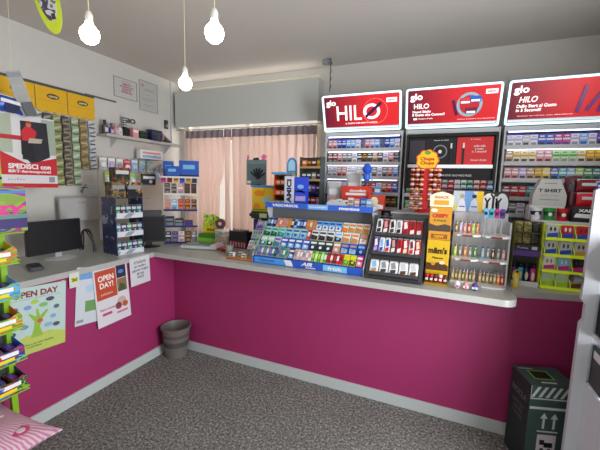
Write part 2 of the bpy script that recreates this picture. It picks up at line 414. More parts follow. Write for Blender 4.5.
# middle bay: black display for a heated tobacco device
t = thing('heater_display', 'black display case with a ring motif and a red panel in the middle bay', 'display', T(2.022, .58, 1.60))
W_ = .676
MB().box(0, W_, .03, .2, 0, .445, mat('101013', .6), .003).box(0, .018, .0, .03, 0, .445, mat('101013', .6)).box(W_ - .018, W_, 0, .03, 0, .445, mat('101013', .6)) \
    .box(.018, W_ - .018, 0, .03, .425, .445, mat('101013', .6)).build('case', t)
MB().box(.025, .15, .018, .029, .215, .40, mat('3a3440', .6)).build('dark_panel', t)
q = MB().box(.155, .385, .02, .029, .2, .41, mat('1a1a1d', .6))
for r_ in (.055, .045):
    q.disc(.265, .305, .02, r_, mat('8a8d92' if r_ > .05 else '1a1a1d', .6), n=28, t=.001 if r_ > .05 else .0016)
q.disc(.265, .305, .018, .014, mat('f4f4f4', .3), t=.001)
q.build('ring_panel', t)
MB().box(.39, .645, .02, .029, .2, .415, mat('c8242a', .35, emit=.25)).build('red_panel', t)
MB().box(.34, .355, .01, .0195, .2, .33, 'black').box(.341, .354, .01, .0195, .33, .37, 'white').build('device', t, label='black stick shaped device with a white cap')
MB().box(.43, .445, .01, .0195, .2, .33, 'black').box(.431, .444, .01, .0195, .33, .37, 'white').build('device', t, label='black stick shaped device with a white cap')
MB().box(.02, .155, -.01, .029, .175, .2, mat('d8dadf', .3)).box(.165, .65, -.012, .028, .172, .198, mat('e6e8ee', .3, emit=.5)).build('ledge', t, label='white glowing ledge')
text('Nuovo glo HILO', t, .27, .395, .0195, .11, .012, 'white', bold=.02)
text('Il gusto', t, .52, .398, .0195, .07, .012, 'white', bold=.02)
text('nello stile\ne gusto\nin 5 secondi', t, .55, .325, .0195, .1, .06, 'white', bold=.02)
text('Scopri di piu', t, .55, .235, .0195, .11, .018, 'white', bold=.03)
text('NUOVO GLO HILO PLUS', t, .40, .115, .0295, .22, .016, 'white', bold=.02)
for k, z in enumerate((1.618, 1.665)):
    pass
rk = thing('pouch_tray', 'two tier black tray of small tobacco pouches under the heater display', 'tray', T(2.27, .565, 1.605))
MB().box(0, .42, 0, .012, 0, .003, 'black').box(0, .42, .012, .014, 0, .075, 'black').box(0, .42, 0, .012, .038, .041, 'black').build('tray', rk)
MB().box(.0, .003, 0, .012, .0, .04, 'black').box(.417, .42, 0, .012, 0, .04, 'black').build('divider', rk)
for j, cs in enumerate(['rose rose red white mint cyan rose red sky'.split(), 'rose grey red white mint green rose red navy'.split()]):
    for i, c in enumerate(cs):
        put('tobacco_pouch', m_pack(c, acc(c)[0], acc(c)[1], .04, .031, .010), T(2.27 + .025 + i * .0462, .5765, 1.6085 + j * .038),
            'small %s tobacco pouch on the %s tier under the heater display' % (nice(c), ('lower', 'upper')[j]), 'pouch', 'pouches under the heater display')

# lit header signs ----------------------------------------------------
def redgrad(seed, a='58122c', b_='d8242c'):
    m = bpy.data.materials.new('lit_red_print'); m.use_nodes = True
    N = m.node_tree.nodes; L = m.node_tree.links; b = N['Principled BSDF']
    tc = N.new('ShaderNodeTexCoord'); sp = N.new('ShaderNodeSeparateXYZ'); cr = N.new('ShaderNodeValToRGB'); mr = N.new('ShaderNodeMapRange')
    mr.inputs[2].default_value = .69; cr.color_ramp.elements[0].color = lin(a); cr.color_ramp.elements[1].color = lin(b_)
    cr.color_ramp.elements[1].position = .6
    L.new(tc.outputs['Object'], sp.inputs[0]); L.new(sp.outputs[0], mr.inputs[0]); L.new(mr.outputs[0], cr.inputs[0])
    L.new(cr.outputs[0], b.inputs['Base Color']); L.new(cr.outputs[0], b.inputs['Emission Color']); b.inputs['Emission Strength'].default_value = .42; b.inputs['Roughness'].default_value = .4
    return m
SW, SHH = .695, .325
wtxt = mat('ffffff', .4, emit=.7, var=0)
glow = mat('cdeef8', .4, emit=1.6, var=0)
def rrect(x0, x1, z0, z1, r, n=5):
    o = []
    for cx, cz, a0 in ((x1 - r, z1 - r, 0), (x0 + r, z1 - r, 90), (x0 + r, z0 + r, 180), (x1 - r, z0 + r, 270)):
        for i in range(n + 1):
            a = R(a0 + 90 * i / n); o.append((cx + r * math.cos(a), cz + r * math.sin(a)))
    return o
def ringface(mb, a, b, y0, y1, m):
    n = len(a)
    V = [(p[0], y0, p[1]) for p in a] + [(p[0], y0, p[1]) for p in b] + [(p[0], y1, p[1]) for p in a] + [(p[0], y1, p[1]) for p in b]
    F = []
    for i in range(n):
        j = (i + 1) % n; F += [(i, j, n + j, n + i), (2 * n + j, 2 * n + i, 3 * n + i, 3 * n + j), (j, i, 2 * n + i, 2 * n + j), (n + i, n + j, 3 * n + j, 3 * n + i)]
    return mb.raw(V, F, m)
def sign(bx, label, seed):
    t = thing('lightbox_sign', label, 'sign', T(bx - .008, YS - .005, 2.093, 0, 21), 'red lit signs over the tobacco wall')
    MB().box(0, SW, .012, .05, 0, SHH, mat('8f9499', .4, .3), .003).build('casing', t)
    ringface(MB(), rrect(.004, SW - .004, .004, SHH - .004, .02), rrect(.017, SW - .017, .017, SHH - .017, .01), -.004, .0118, glow).build('glowing_border', t, label='white glowing border')
    MB().box(.021, SW - .021, .002, .0115, .047, SHH - .021, redgrad(seed)).build('face_panel', t, label='red printed panel')
    global P
    P = [c for c in t.children if c.name.startswith('face_panel')][0]
    MB().box(.026, SW - .026, .001, .0115, .026, .042, mat('dce4ea', .4, emit=.5, var=0)).build('caption_strip', t, label='white strip along the bottom')
    return t
t = sign(BAYX[0] - .003, 'first lit red sign reading HILO in large white letters', 0)
text('glo', P, .085, .25, .0005, .09, .062, wtxt, bold=.03)
text('HIL', P, .245, .165, .001, .225, .125, wtxt, bold=.008)
q = MB(); ringface(q, [(.445 + .072 * math.cos(a), .168 + .064 * math.sin(a)) for a in [i * math.pi / 16 for i in range(32)]], [(.445 + .048 * math.cos(a), .168 + .042 * math.sin(a)) for a in [i * math.pi / 16 for i in range(32)]], -.001, .0015, wtxt)
q.build('lettering', P)
q = MB(); ringface(q, [(.475 + .105 * math.cos(a), .168 + .105 * math.sin(a)) for a in [i * math.pi / 16 for i in range(32)]], [(.475 + .102 * math.cos(a), .168 + .102 * math.sin(a)) for a in [i * math.pi / 16 for i in range(32)]], .0, .0015, mat('ff8a80', .4, emit=.5)).build('ring_motif', P)
Md = Matrix.Translation((.45, 0, .17)) @ Matrix.Rotation(R(-48), 4, 'Y')
MB().box(-.085, .085, -.006, -.0015, -.012, .012, mat('3b1d52', .3, emit=.2), .002, M=Matrix.Translation((.46, 0, .18)) @ Matrix.Rotation(R(-40), 4, 'Y')).build('device_picture', P, label='purple device picture across the letter O')
text("IL GUSTO CHE NON TI ASPETTI", P, .35, .075, .001, .28, .012, wtxt, bold=.02)
MB().box(.57, .655, -.001, .0015, .235, .27, wtxt).build('badge', P, label='white badge'); text('NEW', P, .612, .252, -.0012, .06, .018, 'red', bold=.03)
t = sign(BAYX[1] - .004, 'second lit red sign with a picture of sticks in a blue swirl', 1)
text('glo', P, .085, .25, .0005, .095, .066, wtxt, bold=.03)
text('HILO', P, .125, .183, .001, .115, .04, wtxt, bold=.02)
text('Nuovi Sticks\nIl Gusto che Conosci!', P, .18, .128, .001, .245, .045, wtxt, bold=.03, center=False)
MB().box(.066, .095, .0, .0015, .076, .09, wtxt).build('badge', P); text('Scopri di piu', P, .16, .083, .001, .11, .012, wtxt, bold=.02)
q = MB()
q.disc(.475, .175, .0, .09, mat('8fb8c8', .4, emit=.4), n=28, t=.0015); q.disc(.475, .175, -.0005, .07, mat('c02a34', .4, emit=.4), n=28, t=.0015)
q.build('swirl_picture', P, label='pale blue swirl picture')
q = MB()
for x, z, c in ((.445, .205, 'd84a50'), (.515, .215, '2f6ad0'), (.49, .13, '7a2a4a')): q.box(x - .04, x + .04, -.006, -.0025, z - .022, z + .022, mat(c, .3, emit=.3), .002); q.box(x - .03, x + .03, -.0075, -.006, z - .018, z - .004, wtxt)
q.build('pack_picture', P)
MB().box(-.06, .06, -.006, -.0015, -.01, .01, mat('5b1d52', .3, emit=.3), .002, M=Matrix.Translation((.375, 0, .155)) @ Matrix.Rotation(R(75), 4, 'Y')).build('device_picture', P)
text('Questo prodotto crea dipendenza', P, .53, .066, .001, .26, .008, wtxt)
MB().box(.58, .66, -.001, .0015, .245, .278, wtxt).build('badge', P); text('NEW', P, .62, .261, -.0012, .06, .018, 'red', bold=.03)
t = sign(BAYX[2] - .005, 'third lit red sign with purple stick shaped devices at the right edge', 2)
text('glo', P, .085, .25, .0005, .095, .066, wtxt, bold=.03)
text('HILO', P, .135, .185, .001, .115, .042, wtxt, bold=.02, shear=.2)
text('Dallo Start al Gusto\nin 5 Secondi!', P, .19, .125, .001, .245, .052, wtxt, bold=.03, center=False)
q = MB()
for x, a in ((.45, 82), (.53, 62), (.575, 78), (.63, 70)): q.box(-.09, .09, -.007, -.0015, -.012, .012, mat('6a2a70', .3, emit=.35), .003, M=Matrix.Translation((x, 0, .165)) @ Matrix.Rotation(R(-a), 4, 'Y'))
q.build('device_picture', P, label='purple device pictures'); text('Questo prodotto crea dipendenza', P, .25, .068, .001, .34, .008, wtxt)

# ------------------------------------------------------------------ gum display
GX, GY, GW = .965, -.14, .893
t = thing('gum_display', 'large blue and grey stepped gum display lettered AIR on the counter', 'display', T(GX, GY, H + .001))
sidem = mat('c9ccd2', .4); gm = mat('6a6d73', .5)
prof = [(0, 0), (0, .055), (.28, .335), (.24, .43), (.24, .475), (.575, .475), (.575, 0)]
MB().prism(prof, -.008, 0, 'x', sidem).build('side_panel', t); MB().prism(prof, GW, GW + .008, 'x', sidem).build('side_panel', t)
MB().box(0.001, GW - .001, .33, .338, 0, .43, gm).build('back_panel', t)
sl = MB().prism([(.003, 0), (.003, .05), (.018, .05), (.29, .318), (.329, .318), (.329, 0)], .001, GW - .001, 'x', mat('5a5d64', .5))
sl.build('sloping_bed', t)
q = MB().box(.001, GW - .001, -.004, .002, .002, .056, mat('2458c8', .35))
q.box(.02, .3, -.0048, -.004, .006, .05, mat('4a9ae8', .35)); q.prism([(.30, .006), (.36, .006), (.34, .05), (.28, .05)], -.0055, -.004, 'y', mat('e8eef4', .4))
q.box(.60, .78, -.0048, -.004, .006, .05, mat('7ac0ee', .35)); q.build('front_strip', t, label='blue front strip')
text('Daygum', t, .13, .028, -.0048, .14, .024, mat('1a4ab0', .4), bold=.02, shear=.3)
text('AIR', t, .47, .036, -.0045, .09, .028, 'white', bold=.05, shear=.3); text('action', t, .50, .012, -.0045, .08, .012, 'white', bold=.03)
text('frisk', t, .69, .028, -.0048, .11, .026, 'white', bold=.03)
MB().box(-.008, GW + .008, .22, .575, .432, .44, gm).build('top_board', t)
q = MB().box(-.008, GW + .008, .212, .2195, .432, .475, mat('2a5fd0', .35)); q.box(.38, .55, .2110, .2122, .434, .473, mat('6fb0ee', .35)); q.build('top_strip', t, label='blue strip along the top ledge')
text('VIGORSOL', t, .18, .453, .2118, .24, .022, 'white', bold=.04, shear=.2); text('mentos', t, .72, .453, .2118, .16, .022, 'white', bold=.04)
text('brooklyn', t, .465, .453, .2108, .14, .018, 'white', bold=.03)
# packs on the slope
ang = -44
S = Matrix.Translation((GX, GY + .018, H + .052)) @ Matrix.Rotation(R(ang), 4, 'X')
rows = [
 [('s', c, d) for c, d in zip('grey violet grey teal grey violet teal dark_grey grey teal green grey'.split(), 'teal grey white grey white grey white teal violet grey white teal'.split())] + [('b', 'navy', 'sky', 'white')] +
 [('s', c, d) for c, d in zip('rose light_grey rose light_grey rose white green lime green lime green dark_red red dark_grey red red'.split(), 'grey white white grey white rose lime white lime white white red white red white dark_red'.split())] +
 [('b', 'yellow', 'green', 'lime'), ('b', 'lime', 'dark_grey', 'yellow'), ('b', 'magenta', 'rose', 'white')],
 [('b', 'mint', 'teal', 'white'), ('b', 'mint', 'dark_green', 'white'), ('b', 'light_grey', 'teal', 'violet'), ('b', 'blue', 'sky', 'white'), ('b', 'blue', 'sky', 'white'), ('b', 'blue', 'sky', 'white'), ('b', 'blue', 'sky', 'white'),
  ('b', 'dark_green', 'navy', 'white'), ('b', 'dark_green', 'navy', 'white'), ('b', 'dark_green', 'navy', 'white'), ('b', 'tan', 'rose', 'white'), ('b', 'blue', 'sky', 'tan'), ('b', 'blue', 'sky', 'tan'), ('b', 'blue', 'navy', 'sky')],
 [('b', 'mint', 'dark_green', 'teal'), ('b', 'mint', 'dark_green', 'teal'), ('b', 'mint', 'teal', 'cyan'), ('b', 'mint', 'sky', 'blue'), ('b', 'mint', 'sky', 'blue'), ('b', 'mint', 'sky', 'blue'), ('s', 'red', 'white'), ('b', 'white', 'black', 'dark_grey'), ('b', 'white', 'black', 'dark_grey'), ('b', 'white', 'black', 'dark_grey'),
  ('b', 'white', 'black', 'sky'), ('b', 'white', 'tan', 'orange'), ('b', 'white', 'tan', 'orange'), ('b', 'tan', 'white', 'rose')],
 [('s', c, d) for c, d in zip('navy blue navy rose orange rose tan orange'.split(), 'sky white sky orange white tan rose gold'.split())] +
 [('s', c, d) for c, d in zip('navy sky blue navy blue orange gold orange'.split(), 'white navy white sky white gold white tan'.split())] +
 [('b', 'sky', 'white', 'blue'), ('b', 'sky', 'white', 'blue'), ('b', 'sky', 'white', 'blue'), ('b', 'sky', 'white', 'blue'), ('b', 'white', 'orange', 'gold'), ('b', 'white', 'gold', 'orange'), ('b', 'white', 'gold', 'orange'), ('b', 'white', 'gold', 'orange')],
]
RN = ['bottom', 'second', 'third', 'top']
for r_, row in enumerate(rows):
    tot = sum(.6 if g[0] == 's' else 1.2 for g in row); u = (GW - .02) / tot; x = .01
    for g in row:
        wd = (.6 if g[0] == 's' else 1.2) * u
        M = S @ Matrix.Translation((x + wd / 2, -.004, .002 + r_ * .097)) @ Matrix.Rotation(R(8), 4, 'X')
        if g[0] == 's': me = m_stick(g[1], g[2], round(min(wd * .93, .027), 4), .088)
        else: me = m_blister(g[1], g[2], g[3], round(wd * .93, 4), .09)
        two = nice(g[1]) + ' and ' + nice(g[2])
        put('gum_stick_pack' if g[0] == 's' else 'gum_pack', me, M, '%s %s, %s row of blue display' % (two, 'gum stick pack' if g[0] == 's' else 'wide gum pack, %s mark' % nice(g[3]), RN[r_]), 'chewing gum', 'gum packs in the %s row of the blue display' % RN[r_])
        x += wd

# ------------------------------------------------------------------ chocolate rack
CX, CY, CW = 1.878, -.165, .372
t = thing('chocolate_rack', 'dark grey sloping rack of chocolate bars right of the gum display', 'rack', T(CX, CY, H + .001))
dk = mat('3a3b40', .5)
prof = [(0, 0), (0, .03), (.27, .415), (.285, .415), (.285, 0)]
MB().prism(prof, 0, .022, 'x', dk).build('side_panel', t); MB().prism(prof, CW - .022, CW, 'x', dk).build('side_panel', t)
MB().prism([(.003, 0), (.003, .02), (.265, .395), (.283, .395), (.283, 0)], .0225, CW - .0225, 'x', mat('2a2b2f', .5)).build('sloping_bed', t)
S = Matrix.Translation((CX, CY + .003, H + .022)) @ Matrix.Rotation(R(-35), 4, 'X')
q = MB()
for k in range(3):
    z = .002 + k * .15
    MB().box(.023, CW - .023, -.03, 0, z, z + .004, dk, M=Matrix.Translation((0, .003, .021)) @ Matrix.Rotation(R(-35), 4, 'X')) \
        .box(.023, CW - .023, -.032, -.028, z, z + .022, dk, M=Matrix.Translation((0, .003, .021)) @ Matrix.Rotation(R(-35), 4, 'X')).build('shelf_lip', t)
crow = [[('white', 'tan', 'sky'), ('white', 'dark_grey', 'grey'), ('white', 'dark_grey', 'grey'), ('white', 'brown', 'light_grey'), ('white', 'brown', 'light_grey')],
        [('purple', 'lavender', 'white'), ('white', 'blue', 'sky'), ('white', 'red', 'blue'), ('dark_grey', 'white', 'rose'), ('red', 'white', 'dark_red'), ('red', 'cream', 'white'), ('white', 'red', 'dark_red'), ('red', 'white', 'cream')],
        [('white', 'black', 'dark_grey'), ('dark_red', 'white', 'rose'), ('white', 'dark_grey', 'black'), ('white', 'black', 'grey'), ('red', 'dark_red', 'white'), ('red', 'white', 'dark_red'), ('red', 'white', 'red')]]
for r_, row in enumerate(crow):
    wd = (CW - .05) / len(row)
    for i, g in enumerate(row):
        M = S @ Matrix.Translation((.025 + wd * (i + .5), -.003, .0085 + r_ * .15))
        h_ = .11 if r_ == 0 else .138
        me = m_bar(g[0], g[1], g[2], round(wd * .92, 4), h_)
        put('chocolate_bar', me, M, '%s chocolate bar, %s and %s stripes, %s row of dark rack' % (nice(g[0]), nice(g[1]), nice(g[2]), ('bottom', 'middle', 'top')[r_]), 'chocolate bar', 'chocolate bars in the dark sloping rack')

# plinth and lollipop stand behind it
MB().box(0, .34, 0, .22, 0, .43, mat('85878b', .4), .004).box(-.01, .36, -.02, .23, .43, .442, mat('b4b6b9', .4), .002) \
    .build('display_plinth', loc=(1.99, .20, H + .001), label='grey plinth with a light top behind the chocolate rack', cat='plinth')
zt = H + .001 + .443
t = thing('lollipop_stand', 'red lollipop stand with a round yellow flower sign on top', 'stand', T(2.21, .31, zt))
MB().box(-.022, .022, -.022, .022, 0, .33, mat('d0101c', .4), .006).lathe([(.07, 0), (.07, .012), (.03, .02)], mat('c00c18', .35)).build('pole', t)
n = 48; dsc = MB()
def flower(r0, r1, k): return [((r0 + r1 * math.cos(k * a)) * math.cos(a), (r0 + r1 * math.cos(k * a)) * math.sin(a)) for a in [2 * math.pi * i / 72 for i in range(72)]]
dsc.prism([(x, z + .39) for x, z in flower(.08, .004, 9)], -.006, .006, 'y', mat('e8641c', .35)); dsc.prism([(x, z + .39) for x, z in flower(.072, .004, 9)], -.009, -.006, 'y', mat('f5c21e', .35, emit=.1))
dsc.disc(.0, .446, -.009, .022, mat('5aa84a', .4), rz=.014); dsc.build('flower_sign', t, label='yellow and orange flower shaped sign')
text('Chupa\nChups', t, 0, .383, -.0095, .1, .062, mat('c8141e', .4), bold=.04, shear=.1)
spec = []
for k in range(9):
    z = .03 + k * .036
    for j, xx in enumerate((-.095, -.062, -.03, .032, .062, .09)):
        if j > 2 and k < 2: continue
        spec.append((xx, -.03, z, j, k))
def m_lolly(c1, c2):
    def f(): return MB().lathe([(.001, -.016), (.0115, -.0115), (.0165, 0), (.0115, .0115), (.001, .016)], mat(c1, .25), n=12).lathe([(.0167, -.003), (.0168, .003)], mat(c2, .3), n=12).cyl((0, 0.012, -.001), (0, .05, -.006), .0017, 'white', n=6)
    return goods(('lollipop', c1, c2), f)
LC = [('red', 'cream'), ('dark_red', 'orange'), ('orange', 'cream'), ('rose', 'white')]
for xx, yy, z, j, k in spec:
    c = LC[(j * 2 + k * 3) % 4]
    put('lollipop', m_lolly(*c), T(2.21 + xx, .31 + yy, zt + z), '%s wrapped lollipop with %s band on the %s side of the red lollipop stand' % (nice(c[0]), c[1], 'left' if xx < 0 else 'right'), 'lollipop', 'lollipops on the red stand')
rack = MB()
for k in range(9):
    z = .03 + k * .036 - .006
    rack.box(-.112, .114, -.002, .006, z - .002, z + .002, mat('c00c18', .35))
rack.build('holder_bar', t, label='red bars holding the lollipops')

# ------------------------------------------------------------------ candy tower
t = thing('candy_tower', 'tall yellow and orange cardboard candy tower lettered with m and m', 'display', T(2.263, -.03, H + .001))
W_ = .14
MB().box(0, W_, -.02, .12, 0, .05, mat('b08a1a', .5)).box(0, W_, -.1, -.02, 0, .012, mat('b08a1a', .5)).build('base_tray', t)
b = MB().box(0, W_, 0, .11, .052, .285, mat('dcb41c', .4), .002); b.prism([(.002, .08), (W_ - .002, .08), (W_ - .002, .115), (.09, .14), (.045, .125), (.002, .13)], -.0012, 0, 'y', mat('5a3418', .4))
b.disc(.1, .135, -.0012, .018, mat('e6d9b4', .4), rz=.012); b.disc(.045, .125, -.0022, .013, mat('c99a35', .4)); b.build('lower_carton', t, label='yellow lower carton')
text('m&m\'s', t, .068, .215, -.0008, .115, .045, mat('3a2010', .4), bold=.05); text('Peanut', t, .07, .165, -.0008, .07, .014, mat('3a2010', .4), bold=.03, shear=.2)
b = MB().box(.002, W_ - .002, 0, .11, .287, .505, mat('d6942a', .4), .002); b.prism([(.004, .345), (W_ - .004, .345), (W_ - .004, .385), (.1, .395), (.05, .38), (.004, .395)], -.0012, 0, 'y', mat('4a4038', .4))
b.box(.02, .12, -.0012, 0, .295, .325, mat('8a5a20', .4)); b.disc(.03, .483, -.0012, .022, mat('f0ead8', .4), rz=.012); b.disc(.115, .41, -.0012, .012, mat('c99a35', .4)); b.build('upper_carton', t, label='orange upper carton')
text('CRISPY', t, .07, .448, -.0008, .1, .026, mat('c8242a', .4), bold=.05); text('& friends', t, .07, .418, -.0008, .08, .016, mat('5a7a2a', .4), bold=.03)
text('NEW', t, .07, .31, -.0014, .06, .02, mat('eda01c', .4), bold=.04)
b = MB().prism([(0, .507), (W_, .507), (W_ + .004, .58), (.11, .597), (.07, .607), (.03, .597), (-.004, .58)], .005, .012, 'y', mat('ece3c8', .5)); b.box(.025, .115, .003, .005, .52, .55, mat('e8a02a', .5)); b.build('header_card', t, label='cream header card')
text('SNACK', t, .07, .57, .0045, .09, .018, mat('c8742a', .4), bold=.03)
def m_jar(c1, c2):
    def f(): return MB().lathe([(.012, 0), (.0145, .01), (.0145, .03), (.011, .036)], mat(c1, .2), n=14).lathe([(.0125, .036), (.0125, .05), (.006, .053)], mat(c2, .4), n=14).box(-.008, .008, -.0155, -.013, .012, .026, 'white')
    return goods(('sweet_tube', c1, c2), f)
for i in range(5):
    c = [('dark_red', 'red'), ('brown', 'red'), ('dark_red', 'brown'), ('red', 'white'), ('brown', 'dark_red')][i]
    put('sweet_tube', m_jar(*c), T(2.277 + i * .028, -.085, H + .0145), '%s sweet tube with %s lid in front of the yellow candy tower' % (nice(c[0]), nice(c[1])), 'sweets', 'sweet tubes in front of the candy tower')
for i, c in enumerate([('white', 'rose', 'blue'), ('rose', 'white', 'red'), ('purple', 'white', 'sky')]):
    put('toy_egg', goods(('toy_egg', c), lambda c=c: MB().lathe([(.004, 0), (.017, .012), (.02, .024), (.014, .042), (.002, .052)], mat(c[0], .35), n=16).box(-.016, .016, -.0215, -.014, .015, .027, mat(c[1], .4)).disc(0, .021, -.0215, .005, mat(c[2], .4))),
        T(2.46 + i * .05, -.13, H + .001), '%s toy egg with %s label lying on the worktop before the lighters' % (c[0], c[1]), 'toy egg', 'toy eggs on the worktop')

# ------------------------------------------------------------------ lighter stand
t = thing('lighter_stand', 'white three tier lighter stand with curved shelves on the counter end', 'display stand', T(2.42, .02, H + .001))
wp = mat('dcdde0', .35)
MB().box(0, .325, .13, .14, 0, .47, mat('bfc1c6', .4)).build('back_board', t)
MB().box(.325, .333, .02, .14, 0, .42, mat('c8cad0', .35)).build('side_panel', t)
zs = [.0, .165, .325]
for k, z in enumerate(zs):
    for x0 in (0.0, .165):
        pts = [(x0, .129), (x0, -.03), (x0 + .02, -.055), (x0 + .08, -.07), (x0 + .14, -.055), (x0 + .16, -.03), (x0 + .16, .129)]
        if k == 0 and x0 == 0: pts = [(x0, .129), (x0, .0), (x0 + .16, .0), (x0 + .16, .129)]
        MB().prism(pts, z, z + .012, 'z', wp).build('shelf', t)
        if k: MB().box(x0 + .05, x0 + .11, -.0712, -.0685, z + .0005, z + .0115, mat('7a2a20', .5)).build('badge', t, label='small brown badge on the shelf edge')
lc = [['olive'] ,]
PAL['olive'] = '6f6a3a'
trip = [(.014, 7, 'tan olive tan olive tan olive tan'.split(), 'tan olive tan olive tan orange red'.split(), 0),
        (.177, 5, 'lime grey orange grey green'.split(), 'sky grey brown grey rose'.split(), 1),
        (.337, 6, 'olive lavender rose red lime orange'.split(), None, 2)]
for z, n, a, b_, k in trip:
    for x0, cs in ((0, a), (.165, b_)):
        if not cs: continue
        for i, c in enumerate(cs):
            sp = .15 / len(cs)
            put('lighter', m_lighter(c, 'silver', .08, .02), T(2.42 + x0 + .005 + sp * (i + .5), .02 + (.04 if k else .03), H + .001 + z - .001), '%s lighter on the %s tier %s half of the white stand' % (c, ('bottom', 'middle', 'top')[k], 'left' if x0 == 0 else 'right'), 'lighter', 'lighters on the white stand')
# tall flexible lighters in the top right with coloured handles
for i, c in enumerate(['sky', 'cyan', 'magenta', 'purple']):
    me = goods(('long_lighter', c), lambda c=c: MB().box(-.014, .014, -.014, .004, .11, .17, mat(c, .3), .004).box(-.004, .004, -.008, -.002, 0, .108, mat('silver', .3, .8)).box(-.008, .008, -.02, -.014, .13, .15, 'black', .002))
    put('gas_lighter', me, T(2.60 + i * .031, .03, H + .3385), 'long gas lighter with %s handle on the top tier of the white stand' % nice(c), 'lighter', 'gas lighters on the white stand')
t = thing('advert_card', 'advert card with two pale figures on blue and yellow standing over the lighters', 'advert', T(2.405, .152, H + .475))
q = MB().box(0, .185, 0, .004, 0, .14, mat('c4d0d8', .5)); q.box(.07, .125, -.0006, 0, .0, .14, mat('6f9fd8', .5)); q.box(.145, .185, -.0006, 0, 0, .14, mat('ecc228', .5)); q.box(0.005, .04, -.0006, 0, 0.005, .04, mat('dcca4a', .5))
for x, hc, bc in ((.055, 'b9a080', 'dfe3ea'), (.13, '2c2018', 'c8d4ee')):
    q.disc(x, .105, -.0006, .014, mat(hc, .5)); q.prism([(x - .03, 0), (x + .03, 0), (x + .018, .07), (x, .088), (x - .018, .07)], -.0014, -.0006, 'y', mat(bc, .5)); q.box(x - .015, x + .02, -.002, -.0014, .03, .038, mat('3a5ab0', .5))
q.build('card', t)
MB().box(.09, .095, .0045, .012, -.06, .1, 'grey').build('stay', t)
t = thing('silhouette_card', 'black and white card with black hand silhouettes over the lighter stand', 'advert', T(2.575, .158, H + .475))
q = MB().box(0, .165, 0, .004, 0, .14, mat('141414', .5)); q.disc(.055, .06, 0, .05, mat('e4e6e8', .5), n=28, rz=.07); q.disc(.125, .06, 0, .038, mat('cfd4d8', .5), n=28, rz=.07)
q.box(.02, .16, -.0014, 0, 0, .012, mat('141414', .5))
for x, h_ in ((.04, .07), (.075, .1), (.105, .07)): q.prism([(x - .007, .01), (x + .007, .01), (x + .007, h_), (x + .02, h_ + .025), (x + .012, h_ + .03), (x, h_ + .01), (x - .012, h_ + .03), (x - .02, h_ + .025), (x - .007, h_)], -.0024, -.0014, 'y', mat('101010', .5))
q.build('card', t); MB().box(.08, .085, .0045, .012, -.06, .1, 'grey').build('stay', t)

# ------------------------------------------------------------------ brown sachet rack
t = thing('sachet_rack', 'narrow rack of brown green sachets above a purple band and lighters', 'rack', T(2.795, .16, H + .001))
W_ = .15
MB().box(0, W_, .08, .088, 0, .422, mat('3a3640', .5)).build('back_board', t)
MB().box(-.004, 0, 0, .088, 0, .422, mat('7a7a2a', .5)).build('side_panel', t); MB().box(W_, W_ + .004, 0, .088, 0, .422, mat('a8aa1e', .5)).build('side_panel', t)
MB().box(0, W_, -.02, .08, 0, .008, wp).box(0, W_, -.024, -.02, 0, .035, wp).build('tray', t, label='white bottom tray')
b = MB().box(0, W_, -.004, .078, .20, .235, mat('5d3a90', .45)); b.box(0, W_, -.004, .078, .235, .275, mat('2c2a30', .45)); b.box(.1, .13, -.005, -.004, .245, .265, mat('c8c8cc', .4)); b.build('band', t, label='purple and black band')
text('Purize', t, .05, .255, -.0045, .06, .015, mat('b8a8d0', .4), bold=.02)
MB().box(0, W_, 0, .079, .35, .354, mat('4a4438', .5)).build('shelf', t)
for j, z in enumerate((.277, .3555)):
    for i in range(3):
        c = art(('3f3a1e', '8a7a3a', 'b0a468', '4f6a2a') if i < 2 else ('151515', '3a3a34', '6a6a50'), 60, seed=i + 3 * j)
        me = m_bag(c, 'olive' if i < 2 else 'dark_grey', .045, .07)
        put('sachet', me, T(2.795 + .026 + i * .049, .205, H + .001 + z), '%s sachet in the %s row of the narrow rack with the purple band' % ('brown green leafy' if i < 2 else 'black', ('lower', 'upper')[j]), 'sachet', 'sachets in the narrow rack')
for i, c in enumerate(['purple', 'cyan', 'navy', 'magenta']):
    put('lighter', m_lighter(c, 'black', .14, .032), T(2.795 + .02 + i * .036, .19, H + .0095), 'large %s lighter under the purple band of the sachet rack' % c, 'lighter', 'large lighters under the purple band')
put('lighter', m_lighter('yellow', 'yellow', .115, .036), T(2.815, .1, H + .001), 'fat yellow lighter at the left foot of the sachet rack', 'lighter')

# ------------------------------------------------------------------ yellow wire rack
t = thing('filter_rack', 'yellow wire rack with pockets of rolling filters and papers', 'rack', T(2.965, .16, H + .001))
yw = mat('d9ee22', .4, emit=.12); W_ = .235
q = MB()
for x in (0, W_ / 3, 2 * W_ / 3, W_): q.tube([(x, .06, 0), (x, .06, .412)], .0028, yw)
q.tube([(0, .06, 0), (W_, .06, 0)], .0028, yw).tube([(0, .06, .412), (W_, .06, .412)], .004, yw).build('back_frame', t)
pz = [.005, .112, .216, .322]
for k, z in enumerate(pz):
    q = MB()
    q.tube([(0, .06, z), (0, -.005, z), (W_, -.005, z), (W_, .06, z)], .0028, yw)
    q.box(0, W_, -.011, -.006, z - .004, z + .014, yw)
    q.tube([(0, .06, z + .08), (0, -.005, z + .03), (0, -.005, z)], .0025, yw).tube([(W_, .06, z + .08), (W_, -.005, z + .03), (W_, -.005, z)], .0025, yw)
    for x in (W_ / 3, 2 * W_ / 3): q.tube([(x, -.005, z), (x, -.005, z + .03), (x, .06, z + .08)], .0022, yw)
    q.build('pocket', t)
